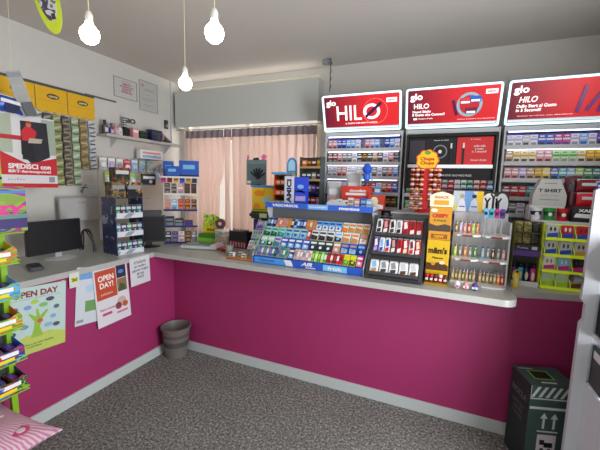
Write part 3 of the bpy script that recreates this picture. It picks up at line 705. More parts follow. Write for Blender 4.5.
FC = [[('pale_green', 'lime', 'light_grey'), ('pale_green', 'lime', 'light_grey'), ('tan', 'brown', 'orange')], [('white', 'magenta', 'grey'), ('sky', 'magenta', 'white'), ('black', 'magenta', 'dark_grey')],
      [('light_grey', 'blue', 'dark_grey'), ('light_grey', 'blue', 'dark_grey'), ('light_grey', 'gold', 'brown')], [('light_grey', 'blue', 'black'), ('red', 'blue', 'white'), ('red', 'blue', 'dark_red')]]
def m_filter(c1, c2, c3, w=.064, h=.088):
    def f():
        b = MB(); b.box(-w / 2, w / 2, -.014, 0, 0, h, mat(c1, .3), .004)
        b.prism([(-w * .45, h * .06), (w * .45, h * .12), (w * .45, h * .45), (-w * .45, h * .33)], -.0147, -.014, 'y', mat(c2, .3))
        b.disc(-w * .17, h * .68, -.014, w * .09, mat(c3, .4), rz=h * .16); b.disc(w * .17, h * .68, -.014, w * .09, mat(c3, .4), rz=h * .16)
        return b
    return goods(('filter_bag', c1, c2, c3), f)
for k, rw in enumerate(FC):
    for i, g in enumerate(rw):
        put('filter_bag', m_filter(*g), T(2.965 + W_ / 6 + i * W_ / 3, .196, H + .001 + pz[k] + .0035, 0, -6), '%s filter bag, %s band, %s pocket row of yellow rack' % (nice(g[0]), nice(g[1]), ('bottom', 'second', 'third', 'top')[k]), 'filter bag', 'filter bags in the yellow rack')

# shelf with cups and the box above, red coffee bags
t = thing('step_display', 'white and maroon stepped display standing behind the yellow rack', 'display', T(2.89, .228, H + .001))
MB().box(.07, .42, 0, .21, 0, .4245, mat('c9cacc', .4), .003).box(0, .42, 0, .21, .425, .435, mat('d6d6d8', .4), .002).build('body', t)
MB().box(0, .2, .105, .21, .436, .53, mat('d6d6d8', .4), .003).build('step', t)
MB().box(.23, .42, .07, .21, .436, .535, mat('5a1420', .4), .003).box(.23, .42, .135, .21, .5355, .625, mat('5a1420', .4), .003).build('step', t, label='maroon double step')
def m_cup(c, c2): return goods(('cup', c, c2), lambda: MB().lathe([(.024, 0), (.034, .075), (.035, .08), (.031, .08), (.022, .004)], mat(c, .3), n=20).lathe([(.0262, .02), (.0328, .058)], mat(c2, .35), n=20).disc(0, .04, -.031, .012, mat('white', .4)))
for i, (c, c2) in enumerate([('white', 'navy'), ('green', 'dark_green'), ('red', 'dark_red')]):
    put('paper_cup', m_cup(c, c2), T(2.89 + .03 + i * .073, .272, H + .4375), '%s cup with %s band on the white step below the T SHIRT box' % (nice(c), nice(c2)), 'cup', 'cups below the T SHIRT box')
t = thing('shirt_box', 'white cardboard box with a peaked top lettered T SHIRT', 'box', T(2.905, .335, H + .532))
b = MB().prism([(0, 0), (.19, 0), (.19, .07), (.15, .175), (.04, .175), (0.0, .07)], 0, .1, 'y', mat('bdbcb8', .5)); b.box(.04, .15, -.0008, 0, .035, .042, 'grey').box(.06, .13, -.0008, 0, .145, .152, 'grey'); b.build('carton', t)
text('T SHIRT', t, .095, .1, -.0004, .13, .024, 'black', bold=.04); text('100% cotton', t, .095, .068, -.0004, .1, .012, 'grey', bold=.01)
put('coffee_bag', m_bag('maroon', 'black', .1, .2, 'dark_red'), T(3.155, .418, H + .539, 0, 0, -4), 'large maroon bag rising between the T SHIRT box and the red pouches', 'bag')
put('coffee_bag', m_bag('dark_red', 'light_grey', .13, .085, None), T(3.215, .382, H + .627), 'glossy dark red pouch with silver label on the upper maroon step', 'bag')
put('coffee_bag', m_bag('red', 'light_grey', .13, .085, None), T(3.21, .335, H + .537), 'bright red pouch with silver label on the lower maroon step', 'bag')
put('blue_bag', m_bag('blue', 'white', .08, .07, None), T(3.285, .372, H + .627), 'blue bag with white label at the right end of the maroon steps', 'bag')
t = thing('black_box', 'black box with a white slanted band lettered XALE beside the cups', 'box', T(3.106, .232, H + .437))
b = MB().box(0, .135, 0, .04, 0, .095, mat('16161a', .4), .002).prism([(.01, .03), (.134, .025), (.134, .05), (.02, .055)], -.0008, 0, 'y', mat('e4e4e8', .4)); b.build('carton', t); text('XALE', t, .075, .074, -.0004, .09, .02, 'white', bold=.04)
MB().box(0, .055, 0, .002, 0, .035, 'rose').box(0.003, .052, -.001, 0, .018, .03, 'white').build('price_card', loc=(3.2, .2165, 1.30), label='small pink price card at the right edge of the yellow rack', cat='card')

# ------------------------------------------------------------------ recycling box and bin
t = thing('recycling_box', 'dark green cardboard collection box with slot, stripes and up arrows', 'box', T(2.872, -.285, 0, 17))
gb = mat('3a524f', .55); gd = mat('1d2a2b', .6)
BWD, BD, BH = .25, .21, .53
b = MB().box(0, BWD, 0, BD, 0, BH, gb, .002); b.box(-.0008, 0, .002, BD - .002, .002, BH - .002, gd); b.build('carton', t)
ltw = mat('c9cfce', .5)
b = MB().box(.004, BWD - .004, -.001, 0, .445, .452, ltw).box(.004, BWD - .004, -.001, 0, .385, .4, ltw)
for i in range(6):
    x = .004 + i * .038; b.prism([(x, .458), (x + .016, .458), (min(x + .05, BWD - .004), .52), (min(x + .034, BWD - .006), .52)], -.001, 0, 'y', ltw)
b.box(.002, .004, -.001, 0, .445, .525, ltw).build('stripes', t, label='pale diagonal hazard stripes')
b = MB()
for x in (.085, .14): b.box(x - .006, x + .006, -.001, 0, .27, .335, ltw).prism([(x - .02, .332), (x + .02, .332), (x, .365)], -.001, 0, 'y', ltw)
b.box(.055, .165, -.001, 0, .248, .256, ltw); b.build('arrows', t, label='two pale up arrows over a line')
b = MB().box(.06, .16, -.001, 0, .11, .232, mat('d9cfd6', .5)); 
b.box(.075, .1, -.0016, -.001, .17, .2, 'black').box(.1, .145, -.0016, -.001, .155, .185, 'black').disc(.09, .14, -.001, .01, mat('black')).disc(.13, .14, -.001, .01, mat('black')).box(.07, .15, -.0016, -.001, .122, .13, 'black').build('sticker', t, label='white sticker with black machine pictogram')
MB().box(.06, .155, .07, .15, BH - .002, BH + .0008, 'black').build('slot', t)
q = MB(); gl = mat('6fae3c', .5)
q.box(.052, .163, .062, .07, BH + .0002, BH + .002, gl).box(.052, .163, .15, .158, BH + .0002, BH + .002, gl).box(.052, .06, .0701, .1499, BH + .0002, BH + .002, gl).box(.155, .163, .0701, .1499, BH + .0002, BH + .002, gl).build('slot_rim', t, label='bright green slot rim')
MB().box(.07, .15, .025, .037, BH + .0002, BH + .001, ltw).box(.02, .1, .175, .18, BH + .0002, BH + .001, ltw).build('top_print', t)
Ms = Matrix.Translation((-.0012, .105, .0)) @ Matrix.Rotation(R(-90), 4, 'Z')
text('RICICLA', t, 0, .42, 0, .15, .035, mat('5c686a', .5), bold=.03, M=Ms); text('questo box\nraccoglie\ni tuoi stick', t, 0, .32, 0, .12, .1, mat('4c585a', .5), bold=.02, M=Ms)

t = thing('waste_bin', 'grey brown round plastic waste bin standing in the counter corner', 'waste bin', T(.148, -.14, 0))
bm_ = mat('6d6664', .5)
b = MB().lathe([(.088, 0), (.095, .004), (.122, .255), (.124, .27), (.136, .272), (.137, .285), (.126, .288), (.118, .27), (.09, .008), (0, .008)], bm_, n=40)
for z0, z1, c in ((.11, .16, '4d4a4a'), (.2, .225, '5a5151')):
    for i in range(56):
        a = 2 * math.pi * i / 56; ri = .095 + (z0 - .004) * .1076 + .0015; ro = .095 + (z1 - .004) * .1076 + .0015
        b.cyl((ri * math.cos(a), ri * math.sin(a), z0), (ro * math.cos(a), ro * math.sin(a), z1), .0035, c, n=5)
b.build('shell', t)

# ------------------------------------------------------------------ right hand magazine rack
t = thing('magazine_rack', 'white and grey metal rack of magazines at the right edge', 'rack', T(3.012, -.40, 0))
gp = mat('c6cad2', .5, var=.03); wpn = mat('dfe6ef', .5, var=.02)
MB().prism([(0.0, 0), (.055, 0), (.055, 1.64), (0.03, 1.64), (-.006, 1.62), (-.006, 1.08), (.012, 1.06), (.012, .98), (.0, .96)], 0, .03, 'y', gp).build('end_post', t, label='grey end post with a notch')
MB().box(.0555, .6, .02, .03, 0, 1.64, wpn).build('back_panel', t)
MB().box(.0555, .6, -.32, .019, 0, .66, wpn, .004).build('base', t, label='pale plain base box')
for z in (.9, 1.18): MB().box(.0555, .6, -.2, .019, z, z + .018, wpn).box(.0555, .6, -.206, -.2, z, z + .04, wpn).build('shelf', t)
for k, (z, h_) in enumerate(((.661, .21), (.92, .22), (1.2, .26))):
    for i in range(10):
        c = ['dark_grey', 'maroon', 'black', 'white', 'brown', 'dark_red', 'navy', 'grey', 'teal', 'tan'][(i * 3 + k * 2) % 10]
        me = goods(('magazine', c), lambda c=c: MB().box(0, .012, -.14, 0, 0, .2, c, .001).box(.001, .011, -.138, .0006, .001, .199, 'white').box(-.0004, .0, -.13, -.02, .14, .18, 'white'))
        put('magazine', me, T(3.012 + .065 + i * .026, -.395, z + .001, 0, 0, 0), '%s magazine standing in the %s compartment of the right hand rack' % (nice(c), ('lower', 'middle', 'upper')[k]), 'magazine', 'magazines in the right hand rack')
MB().box(-.056, -.007, -.01, .05, 1.165, 1.195, 'black', .006).build('clamp', t, label='black plastic clamp')

# ------------------------------------------------------------------ left counter goods
def item_on(name, label, cat, x, y, z, rz): return thing(name, label, cat, T(x, y, z, rz))
Z0 = H + .001
# first monitor faces +x
t = thing('monitor', 'wide black monitor on an oval white foot on the left worktop', 'monitor', T(-.40, -.81, Z0, 90))
mb_ = mat('151619', .35)
MB().box(-.2, .2, 0, .03, .055, .31, mb_, .005).build('housing', t); MB().box(-.188, .188, -.0015, -.0002, .072, .298, mat('0b0c10', .4, var=0)).build('screen', t)
MB().lathe([(.11, 0), (.115, .006), (.06, .014), (0, .015)], mat('c8ccce', .3), sx=1, sy=.75, n=32, c=(.04, .02, 0)).build('foot', t, label='white oval foot')
MB().box(0.01, .06, .031, .05, .012, .14, mat('b8bcc0', .3), .003).build('neck', t)
# second monitor
t = thing('monitor', 'small dark touch screen on a round black foot near the counter corner', 'monitor', T(-.225, -.075, Z0, 50))
MB().box(-.15, .15, 0, .03, .04, .30, mb_, .005).build('housing', t); MB().box(-.138, .138, -.0015, -.0002, .055, .285, mat('24262a', .15, var=0)).build('screen', t)
MB().lathe([(.09, 0), (.092, .006), (.05, .012), (0, .013)], mb_, sx=1.1, sy=.8, n=28, c=(0, .0, 0)).build('foot', t); MB().box(-.03, .03, .031, .05, .012, .15, mb_, .003).build('neck', t)
MB().box(-.12, .12, .0, .08, .301, .345, mat('2c2a2c', .5), .006).build('top_unit', t)
# cable bundle
q = MB()
for k in range(3):
    pts = [(.012 * k + .03 * math.sin(i * .7 + k), .02 * math.cos(i * .5 + k), .006 + .19 * math.sin(math.pi * i / 12)) for i in range(13)]
    pts = [(-.02 + i * .014, p[1], p[2]) for i, p in enumerate(pts)]
    q.tube(pts, .006, 'black')
q.build('cable_bundle', loc=(-.56, -.50, Z0), label='thick looping black cables behind the wide monitor', cat='cable')
t = thing('card_reader', 'dark handheld card reader lying before the wide monitor', 'card reader', T(-.245, -1.05, Z0, 70))
MB().box(-.04, .04, -.09, .09, 0, .025, 'dark_grey', .006).build('body', t); MB().box(-.03, .03, .0, .07, .0255, .027, mat('3a4552', .2)).build('screen', t)
b = MB()
for i in range(3):
    for j in range(3): b.box(-.026 + i * .019, -.012 + i * .019, -.07 + j * .02, -.058 + j * .02, .0255, .028, 'black')
b.build('keypad', t)
# grey customer display panel on a wall arm
t = thing('silver_screen', 'flat silver grey screen back mounted behind the wide monitor', 'screen', T(-.66, -.43, 1.235, 90))
MB().box(-.18, .18, 0, .022, 0, .215, mat('a4a6a8', .4, .2), .005).build('housing', t); MB().box(-.176, .176, -.001, -.0002, .004, .2, mat('b2b3b4', .45, .1)).build('face', t)
text('K-screen', t, .02, .165, -.0012, .06, .012, 'dark_grey'); MB().cyl((0, .022, .1), (0, .088, .1), .02, 'grey').build('wall_arm', t)
# white electrical trunking and box
MB().box(0, .05, 0, .02, 0, .22, 'white', .004).cyl((.02, .01, -.03), (.02, .01, 0), .006, 'light_grey').build('wall_box', loc=(-.748, -.2, 1.02), label='small white trunking box on the wall behind the card tower', cat='wall box')

# card tower
t = thing('card_tower', 'navy and white cardboard tower of trading card packs on the left worktop', 'display', T(-.10, -.385, Z0, 80))
# local: x along the front (world +y), front -y -> world +x
nv = art(('1b2148', '20264e', '2c3468', '141838', '8a8eb0'), 14, seed=3)
TW, TD, TH = .24, .22, .475
MB().box(-TW / 2, -TW / 2 + .006, 0, TD, 0, TH, nv).build('side_panel', t, label='navy printed left side'); MB().box(TW / 2 - .006, TW / 2, 0, TD, 0, TH, nv).build('side_panel', t)
MB().box(-TW / 2 + .007, TW / 2 - .007, TD - .006, TD, 0, TH, mat('b8a890', .5)).build('back_panel', t)
for k, z in enumerate((.0, .155, .31)):
    b = MB().box(-TW / 2 + .0065, TW / 2 - .0065, 0, TD - .007, z + .02, z + .026, mat('cfd2da', .5)); b.box(-TW / 2 + .0065, TW / 2 - .0065, -.006, -.0003, z, z + .045, mat('cfd3dc', .45)); b.prism([(-.06, z + .005), (.0, z + .005), (.04, z + .04), (-.02, z + .04)], -.0072, -.006, 'y', mat('8f96a8', .5))
    b.build('shelf', t, label='white fronted shelf')
    cs = [('black', 'teal'), ('purple', 'navy'), ('green', 'teal'), ('dark_grey', 'purple'), ('teal', 'green'), ('magenta', 'navy')]
    for i in range(5):
        a_, b2 = cs[(i + 2 * k) % 6]
        me = m_carton(a_, 'light_grey', .044, .085, .02, b2, art((PAL[a_], '2a2a34', PAL[b2], '8a8a94'), 45, seed=i + k))
        put('trading_card_pack', me, T(-.10, -.385, Z0, 80) @ Matrix.Translation((-.094 + i * .047, .035, z + .0265)), 'dark %s card pack, %s panel, %s shelf of navy tower' % (nice(a_), nice(b2), ('bottom', 'middle', 'top')[k]), 'card pack', 'card packs in the navy tower')
MB().box(-TW / 2, TW / 2, 0, TD, TH + .0005, TH + .005, mat('23284e', .5)).build('top_panel', t)
text('K7', t, -.11, .02, -.0075, .03, .02, 'navy', bold=.04)
Mt = T(-.10, -.385, Z0, 80)
for i, (x, z, w_, lab, cs) in enumerate(((-.075, 0, .12, 'left of two', ('1a1c18', '3a4a2a', '8a6a3a', '20242c', '14181c')), (.065, 0, .14, 'right of two', ('101216', '1c2430', 'b8702a', '16181a', 'a8a890')))):
    me = m_carton('black', 'grey', w_, .13, .1, None, art(cs, 16, seed=i + 4))
    o = put('card_box', me, Mt @ Matrix.Translation((x, .12, TH + .006)), 'dark trading card box with coloured creatures, %s on top of the navy tower' % lab, 'card box', 'card boxes on the navy tower')
put('card_box', m_carton('black', 'light_grey', .13, .12, .09, None, art(('121414', '2a3a20', '9a4a2a', '101010'), 14, seed=9)), Mt @ Matrix.Translation((-.03, .125, TH + .137)), 'topmost dark trading card box stacked on the two others', 'card box', 'card boxes on the navy tower')

# notice and blister packs hung on the left wall
def wall_sheet(name, label, cat, y0, y1, z0, z1, m, parts=(), dx=.0):
    t = thing(name, label, cat, T(XL + .003 + dx, (y0 + y1) / 2, z0, 90)); w_ = y1 - y0; h_ = z1 - z0
    MB().box(-w_ / 2, w_ / 2, 0, .002, 0, h_, m).build('sheet', t)
    for nm, f in parts: f(t, w_, h_)
    return t
PAP = mat('d2d4d4', .6, var=.02)
def frame_part(c='b8bab8'):
    def f(t, w_, h_): MB().box(-w_ / 2 - .006, w_ / 2 + .006, -.003, .0, -.006, .0, c).box(-w_ / 2 - .006, w_ / 2 + .006, -.003, 0, h_, h_ + .006, c).box(-w_ / 2 - .006, -w_ / 2, -.003, 0, 0, h_, c).box(w_ / 2, w_ / 2 + .006, -.003, 0, 0, h_, c).build('frame', t)
    return f
def lines(rows, c='grey', x0=.1, x1=.9):
    def f(t, w_, h_):
        b = MB()
        for i, (z, a, b_) in enumerate(rows): b.box(-w_ / 2 + a * w_, -w_ / 2 + b_ * w_, -.0012, -.0002, z * h_ - .0015, z * h_ + .0015, c)
        b.build('print_lines', t)
    return f
t = wall_sheet('framed_notice', 'framed white notice with lines of red writing high on the left wall', 'notice', .03, .295, 2.445, 2.63, mat('bfc0bf', .5), [('f', frame_part('8a8c8c'))])
text('TABACCHI\nVALORI BOLLATI\nRICARICHE\nMONOPOLIO', t, .01, .098, -.0005, .16, .1, mat('a83048', .5), bold=.02); text('avviso', t, 0, .165, -.0005, .1, .014, 'grey')
t = wall_sheet('framed_certificate', 'framed grey certificate beside the red notice', 'certificate', .335, .575, 2.375, 2.68, mat('b4b6b4', .5), [('f', frame_part('989a98')), ('l', lines([(.75, .3, .8), (.7, .2, .85), (.55, .4, .6), (.42, .15, .85), (.36, .15, .7), (.2, .2, .75), (.15, .3, .6)], '7f8180'))])
MB().disc(-.08, .26, -.0005, .014, mat('b08a50', .5)).build('seal', t)
MB().box(0, .02, -.012, 0, 0, .74, 'light_grey', .003).build('cable_duct', label='pale vertical cable duct in the room corner beside the pelmet', cat='cable duct').matrix_world = T(XL + .001, .775, 2.04, 90)
MB().box(0, .05, -.02, 0, 0, .1, 'dark_grey', .004).box(.012, .038, -.026, -.02, .02, .05, 'grey').build('wall_switch', label='small dark switch box on the left wall near the corner', cat='switch').matrix_world = T(XL + .001, .67, 2.22, 90)
MB().box(-.14, .17, 0, .012, 0, .014, mat('6a6e72', .4, .5)).build('wall_rail', loc=(0, 0, 0), label='short grey metal rail on the left wall above the yellow headers', cat='rail').matrix_world = T(XL + .001, -.13, 2.375, 90, 0, 0) @ Matrix.Translation((0, -.012, 0))
# yellow header cards with hanging strips of stock cubes / sachets
rail = MB().box(-.78, .0, 0, .008, 0, .02, mat('5a5e62', .4, .4)).build('wall_rail', label='long dark rail holding the yellow header cards', cat='rail'); rail.matrix_world = T(XL + .001, -.19, 2.362, 90) @ Matrix.Translation((0, -.009, 0))
ym = mat('dfae1a', .5)
for i, (y0, y1) in enumerate(((-.955, -.70), (-.694, -.445), (-.439, -.195))):
    t = thing('header_card', 'yellow header card with an oval dark logo, %s of three on the left wall' % ('leftmost', 'middle one', 'rightmost')[i], 'header card', T(XL + .012, (y0 + y1) / 2, 2.15, 90), 'yellow header cards on the left wall')
    w_ = y1 - y0
    pts = [(-w_ / 2, .21), (-w_ / 2, .02)] + [(-w_ / 2 + w_ * k / 8, .0 if k % 2 else .018) for k in range(1, 8)] + [(w_ / 2, .02), (w_ / 2, .21)]
    MB().prism(pts[::-1], 0, .003, 'y', ym).box(-w_ / 2, w_ / 2, -.0008, 0, .095, .099, 'gold').build('card', t)
    b = MB(); b.disc(0.01, .14, -.0005, .05, mat('5a4a24', .5), rz=.022, t=.001); b.build('logo_oval', t, label='dark oval logo'); text('carte', t, .01, .14, -.0018, .07, .018, 'cream', bold=.03)
SM = {}
strips = [(-.90, ('6a6f72', 'b8bcb8', '3a3f42'), 'grey'), (-.80, ('d8d8d0', '9aa09a', 'c8ccc8'), 'pale grey'), (-.70, ('c8ccca', '6a7074', 'e0e0dc'), 'white and grey'), (-.625, ('4a4e48', '9a9e98', '2a2c28'), 'dark grey'), (-.552, ('8a9058', 'b8b890', '5a6040'), 'olive green'), (-.478, ('4a4644', '8a8278', 'a8986a'), 'dark brown'),
          (-.40, ('9ab08a', 'c8d0c0', '5a6a5a'), 'pale green'), (-.325, ('9a8452', '6a6048', 'b8ac8a'), 'golden brown'), (-.245, ('c8ccd0', '7a7e86', '4a4e58'), 'white and slate')]
for si, (y, cs, nm) in enumerate(strips):
    t = thing('sachet_strip', '%s hanging strip of sachets on the left wall under the yellow cards' % nm, 'sachet strip', T(XL + .02, y, 2.145, 90), 'hanging sachet strips on the left wall')
    a = mat(cs[0], .4, var=.1); a2 = mat(cs[1], .4); a3 = mat(cs[2], .4)
    n = 8 if si < 7 else 6 if si == 7 else 6
    hh = .075; 
    b = MB(); b.box(-.031, .031, -.012, 0, -hh + .003, 0, a, .003).prism([(-.028, -.05), (.028, -.03), (.028, -.012), (-.028, -.032)], -.0128, -.012, 'y', a2).box(-.028, .028, -.0128, -.012, -.068, -.055, a3)
    me = b.mesh('sachet')
    for k in range(n):
        o = link('sachet', me, t, loc=((.003 if k % 2 else -.002), -.001 * (k % 2), -k * hh))
    MB().box(-.004, .004, .001, .004, -n * hh, .01, 'light_grey').build('backing_tape', t)
wall_sheet('paper_note', 'white paper note with a small black cross on the left wall', 'note', -.33, -.17, 1.40, 1.58, mat('c8cfd2', .6), [('l', lines([(.8, .1, .9), (.65, .1, .7), (.5, .3, .9), (.35, .3, .8)], '9aa2a6'))])
t = thing('black_scissors', 'small black scissors hanging on the wall by the white note', 'scissors', T(XL + .025, -.345, 1.53, 90, 0, 35))
b = MB().box(-.003, .003, -.002, 0, -.03, .04, 'black').box(-.003, .003, -.003, -.0022, -.03, .04, 'black', M=Matrix.Rotation(R(50), 4, 'Y')); b.build('blades', t)
b = MB(); ringface(b, [(.012 * math.cos(i * .5236), -.042 + .012 * math.sin(i * .5236)) for i in range(12)], [(.008 * math.cos(i * .5236), -.042 + .008 * math.sin(i * .5236)) for i in range(12)], -.003, .001, 'black'); b.build('handle', t)

# left wall shelf with small bottles and boxes
t = thing('wall_shelf', 'long white shelf on the left wall carrying small bottles and boxes', 'shelf', T(XL + .001, .31, 2.022, 90))
MB().box(-.49, .49, -.14, 0, 0, .018, mat('b9b4ab', .5)).box(-.49, .49, -.144, -.1405, -.004, .022, mat('b4b2ac', .5)).build('board', t)
for x in (-.35, .35): MB().prism([(0, -.001), (-.12, -.001), (0, -.1)], x, x + .006, 'x', 'light_grey').build('bracket', t)
zs_ = 2.0412
def bottle(c, c2, r, h): return goods(('bottle', c, c2, r, h), lambda: MB().lathe([(r * .95, 0), (r, .004), (r, h * .62), (r * .45, h * .7), (r * .4, h * .74)], mat(c, .2), n=18).lathe([(r * .5, h * .74), (r * .5, h), (r * .3, h + .002)], mat(c2, .3), n=18).box(-r * .6, r * .6, -r * 1.02, -r * .7, h * .15, h * .45, mat('light_grey', .4)))
def wallput(name, me, y, label, cat, group=None, x=XL + .08): put(name, me, T(x, y, zs_, 90), label, cat, group)
wallput('bottle', bottle('dark_grey', 'navy', .028, .13), -.15, 'slate bottle with navy cap at the left end of the wall shelf', 'bottle')
wallput('bottle', bottle('purple', 'dark_grey', .022, .11), -.085, 'purple bottle with dark cap on the wall shelf', 'bottle')
wallput('bottle', bottle('rose', 'rose', .026, .12), -.03, 'pink bottle between purple and white ones on the wall shelf', 'bottle')
wallput('bottle', bottle('white', 'grey', .02, .12), .015, 'slim white bottle with grey cap on the wall shelf', 'bottle')
t = thing('ring_stack', 'black box with a stack of black and white rings on top, on the wall shelf', 'ornament', T(XL + .08, .07, zs_, 90))
MB().box(-.035, .035, -.03, .03, 0, .09, 'black', .003).build('box', t)
b = MB()
for k in range(5): b.lathe([(.018, .092 + k * .022), (.018, .102 + k * .022)], 'black', n=18).lathe([(.015, .102 + k * .022), (.015, .114 + k * .022)], 'light_grey', n=18)
b.build('rings', t)
wallput('carton', m_carton('rose', 'white', .07, .1, .05), .16, 'pink box on the wall shelf', 'box')
wallput('carton', m_carton('dark_green', 'black', .09, .085, .05, 'black'), .265, 'dark green box on the wall shelf', 'box')
wallput('carton', m_carton('navy', 'dark_grey', .15, .115, .08, 'navy'), .41, 'wide navy box on the wall shelf', 'box')
t = thing('megaphone_toy', 'dark cone shaped toy lying at the right end of the wall shelf', 'toy', T(XL + .09, .53, zs_ + .04, 90))
MB().cyl((0, 0, 0.015), (.15, 0, -.02), .05, 'dark_grey', r1=.008, n=20).build('cone', t); MB().cyl((-.012, 0, .018), (0, 0, .015), .052, 'rose', n=20).build('rim', t)
t = thing('letter_sign', 'small dark letters GIO fixed on the left wall above the shelf', 'sign', T(XL + .004, .19, 2.205, 90))
text('GIO', t, 0, .02, 0, .15, .05, 'dark_grey', name='letters', bold=.03, thick=.004)
MB().box(-.075, .075, 0, .003, .0, .005, 'grey').build('backing_bar', t)

# hanging goods on the wall below the shelf
t = thing('pegboard', 'pale peg rail panel on the left wall holding blister packs', 'panel', T(XL + .001, .12, 1.44, 90))
MB().box(-.31, .62, -.008, 0, 0, .4, mat('c4beb4', .6)).build('board', t)
HG = [(-.15, 1.70, 'light_grey', 'white', 'white'), (-.06, 1.70, 'light_grey', 'lavender', 'white'), (.03, 1.70, 'light_grey', 'grey', 'white'), (.12, 1.69, 'red', 'white', 'rose'), (.21, 1.70, 'sky', 'light_grey', 'white'), (.31, 1.70, 'light_grey', 'sky', 'mint'), (.41, 1.70, 'mint', 'light_grey', 'sky'),
      (-.10, 1.56, 'pale_green', 'white', 'lime'), (.0, 1.56, 'white', 'red', 'rose'), (.09, 1.55, 'rose', 'white', 'red'), (.19, 1.55, 'mint', 'white', 'lime'), (.52, 1.62, 'sky', 'white', 'grey'), (.61, 1.68, 'light_grey', 'rose', 'sky')]
def m_toy(c1, c2, c3):
    def f(): return MB().box(-.04, .04, -.003, 0, 0, .125, mat(c1, .35)).lathe([(.001, -.03), (.025, -.02), (.03, 0), (.022, .025), (.001, .03)], mat(c2, .15), c=(0, -.008, .05), n=14, sy=.6).box(-.036, .036, -.0045, -.003, .095, .118, mat(c3, .4)).cyl((0, -.004, .13), (0, .02, .13), .002, 'grey', n=6).box(-.008, .008, -.003, 0, .125, .135, mat(c1, .35))
    return goods(('toy_blister', c1, c2, c3), f)
for y, z, a, b2, c3 in HG:
    put('toy_blister', m_toy(a, b2, c3), T(XL + .034, y, z, 90), '%s blister pack, %s toy, %s header, below left wall shelf' % (nice(a), nice(b2), nice(c3)), 'blister pack', 'blister packs below the left wall shelf')
b = put('puzzle_box', m_carton('white', 'rose', .3, .09, .06, 'sky'), T(XL + .07, .36, 1.843, 90), 'white red and blue long box hung under the left wall shelf', 'box')
t = thing('box_bracket', 'narrow bracket ledge under the long white box', 'bracket', T(XL + .010, .36, 1.838, 90)); MB().box(-.15, .15, -.12, 0, 0, .004, 'light_grey').build('ledge', t)
# snack boxes right of the card tower, on a wire stand
t = thing('wire_stand', 'thin wire stand holding snack packs beside the navy card tower', 'stand', T(-.42, .02, Z0, 78))
MB().tube([(-.02, .17, 0), (-.02, .17, .64)], .004, 'grey').tube([(-.17, .17, .44), (.2, .17, .44)], .003, 'grey').tube([(-.12, .17, .58), (.26, .17, .58)], .003, 'grey').box(-.08, .06, .1, .22, 0, .006, 'grey').build('frame', t)
Ms_ = T(-.42, .02, Z0, 78)
put('snack_box', m_carton('black', 'white', .15, .11, .03, 'navy', art(('0f1418', '14203a', '2f5a2a', '101828'), 12, seed=6)), Ms_ @ Matrix.Translation((.17, .165, .585)), 'black and green card pack held high on the wire stand', 'card pack')
put('snack_box', m_carton('yellow', 'lime', .09, .10, .02, 'green'), Ms_ @ Matrix.Translation((-.13, .165, .445)), 'yellow snack pack on the wire stand beside the card boxes', 'snack pack')
put('snack_box', m_carton('red', 'orange', .06, .09, .02, 'white'), Ms_ @ Matrix.Translation((-.02, .165, .445)), 'small red snack pack on the wire stand', 'snack pack')

# tall counter display in the corner
MD = T(-.085, .20, Z0, 35)
t = thing('shelf_display', 'tall white open shelf display with blue boxes on top in the counter corner', 'display', MD)
DW, DD = .325, .11
blu = mat('1f2a78', .4)
for x in (-DW / 2, DW / 2 - .008): MB().box(x, x + .008, 0, DD, 0, .655, mat('d0ccc8', .4)).build('side_panel', t)
for z in (0, .165, .33, .49):
    MB().box(-DW / 2 + .0085, DW / 2 - .0085, 0, DD, z, z + .008, mat('dcd8d0', .4)).box(-DW / 2, DW / 2, -.004, -.0002, z, z + .02, blu if z < .4 else mat('dcd8d0', .4)).build('shelf', t, label='shelf with a blue edge' if z < .4 else 'white edged shelf')
MB().box(-DW / 2 - .02, DW / 2 + .02, -.02, DD, .657, .667, mat('d8d8dc', .4)).box(-DW / 2 - .02, DW / 2 + .02, -.026, -.0205, .657, .677, mat('e0e0e4', .4)).build('top_tray', t)
def inD(x, y, z): return MD @ Matrix.Translation((x, y, z))
for k, (z, cs) in enumerate(((.0085, [('navy', 'white'), ('purple', 'grey'), ('white', 'rose'), ('brown', 'tan'), ('grey', 'white')]), (.1735, [('navy', 'grey'), ('black', 'grey'), ('navy', 'purple')]), (.3385, [('rose', 'tan'), ('sky', 'white'), ('red', 'tan'), ('brown', 'orange'), ('maroon', 'tan')]), (.4985, [('brown', 'grey'), ('grey', 'brown'), ('rose', 'white'), ('brown', 'dark_grey'), ('dark_grey', 'brown')]))):
    for i, (a, b2) in enumerate(cs):
        if k == 1: put('headset_box', m_carton(a, b2, .08, .1 - .02 * i, .05, b2), inD(-.11 + i * .09, .07, z), '%s box with %s print on the second shelf of the corner display' % (nice(a), nice(b2)), 'box', 'boxes in the corner display')
        else: put('scratch_pack', m_pack(a, b2, b2 if b2 != 'white' else 'grey', .052, .11, .02), inD(-.13 + i * .064, .06, z), '%s pack with %s band on the %s shelf of the corner display' % (nice(a), nice(b2), {0: 'bottom', 2: 'third', 3: 'top'}[k]), 'pack', 'packs in the corner display')
for i, (x, w_, h_, z, y) in enumerate(((-.12, .1, .16, .6675, .105), (-.075, .12, .11, .6675, .05), (.08, .19, .17, .6675, .095))):
    put('blue_box', goods(('blue_box', i), lambda w_=w_, h_=h_: MB().box(-w_ / 2, w_ / 2, -.04, 0, 0, h_, mat('1a55b8', .35), .002).box(-w_ * .3, w_ * .3, -.0408, -.04, h_ * .5, h_ * .75, mat('7ab8e8', .4)).box(-w_ / 2, w_ / 2, -.0406, -.04, 0, h_ * .16, mat('1b2148', .4))), inD(x, y, z), ('small blue box at the back left', 'blue box with pale label at the front left', 'wide bright blue box at the right')[i] + ' on top of the corner display', 'box', 'blue boxes on the corner display')
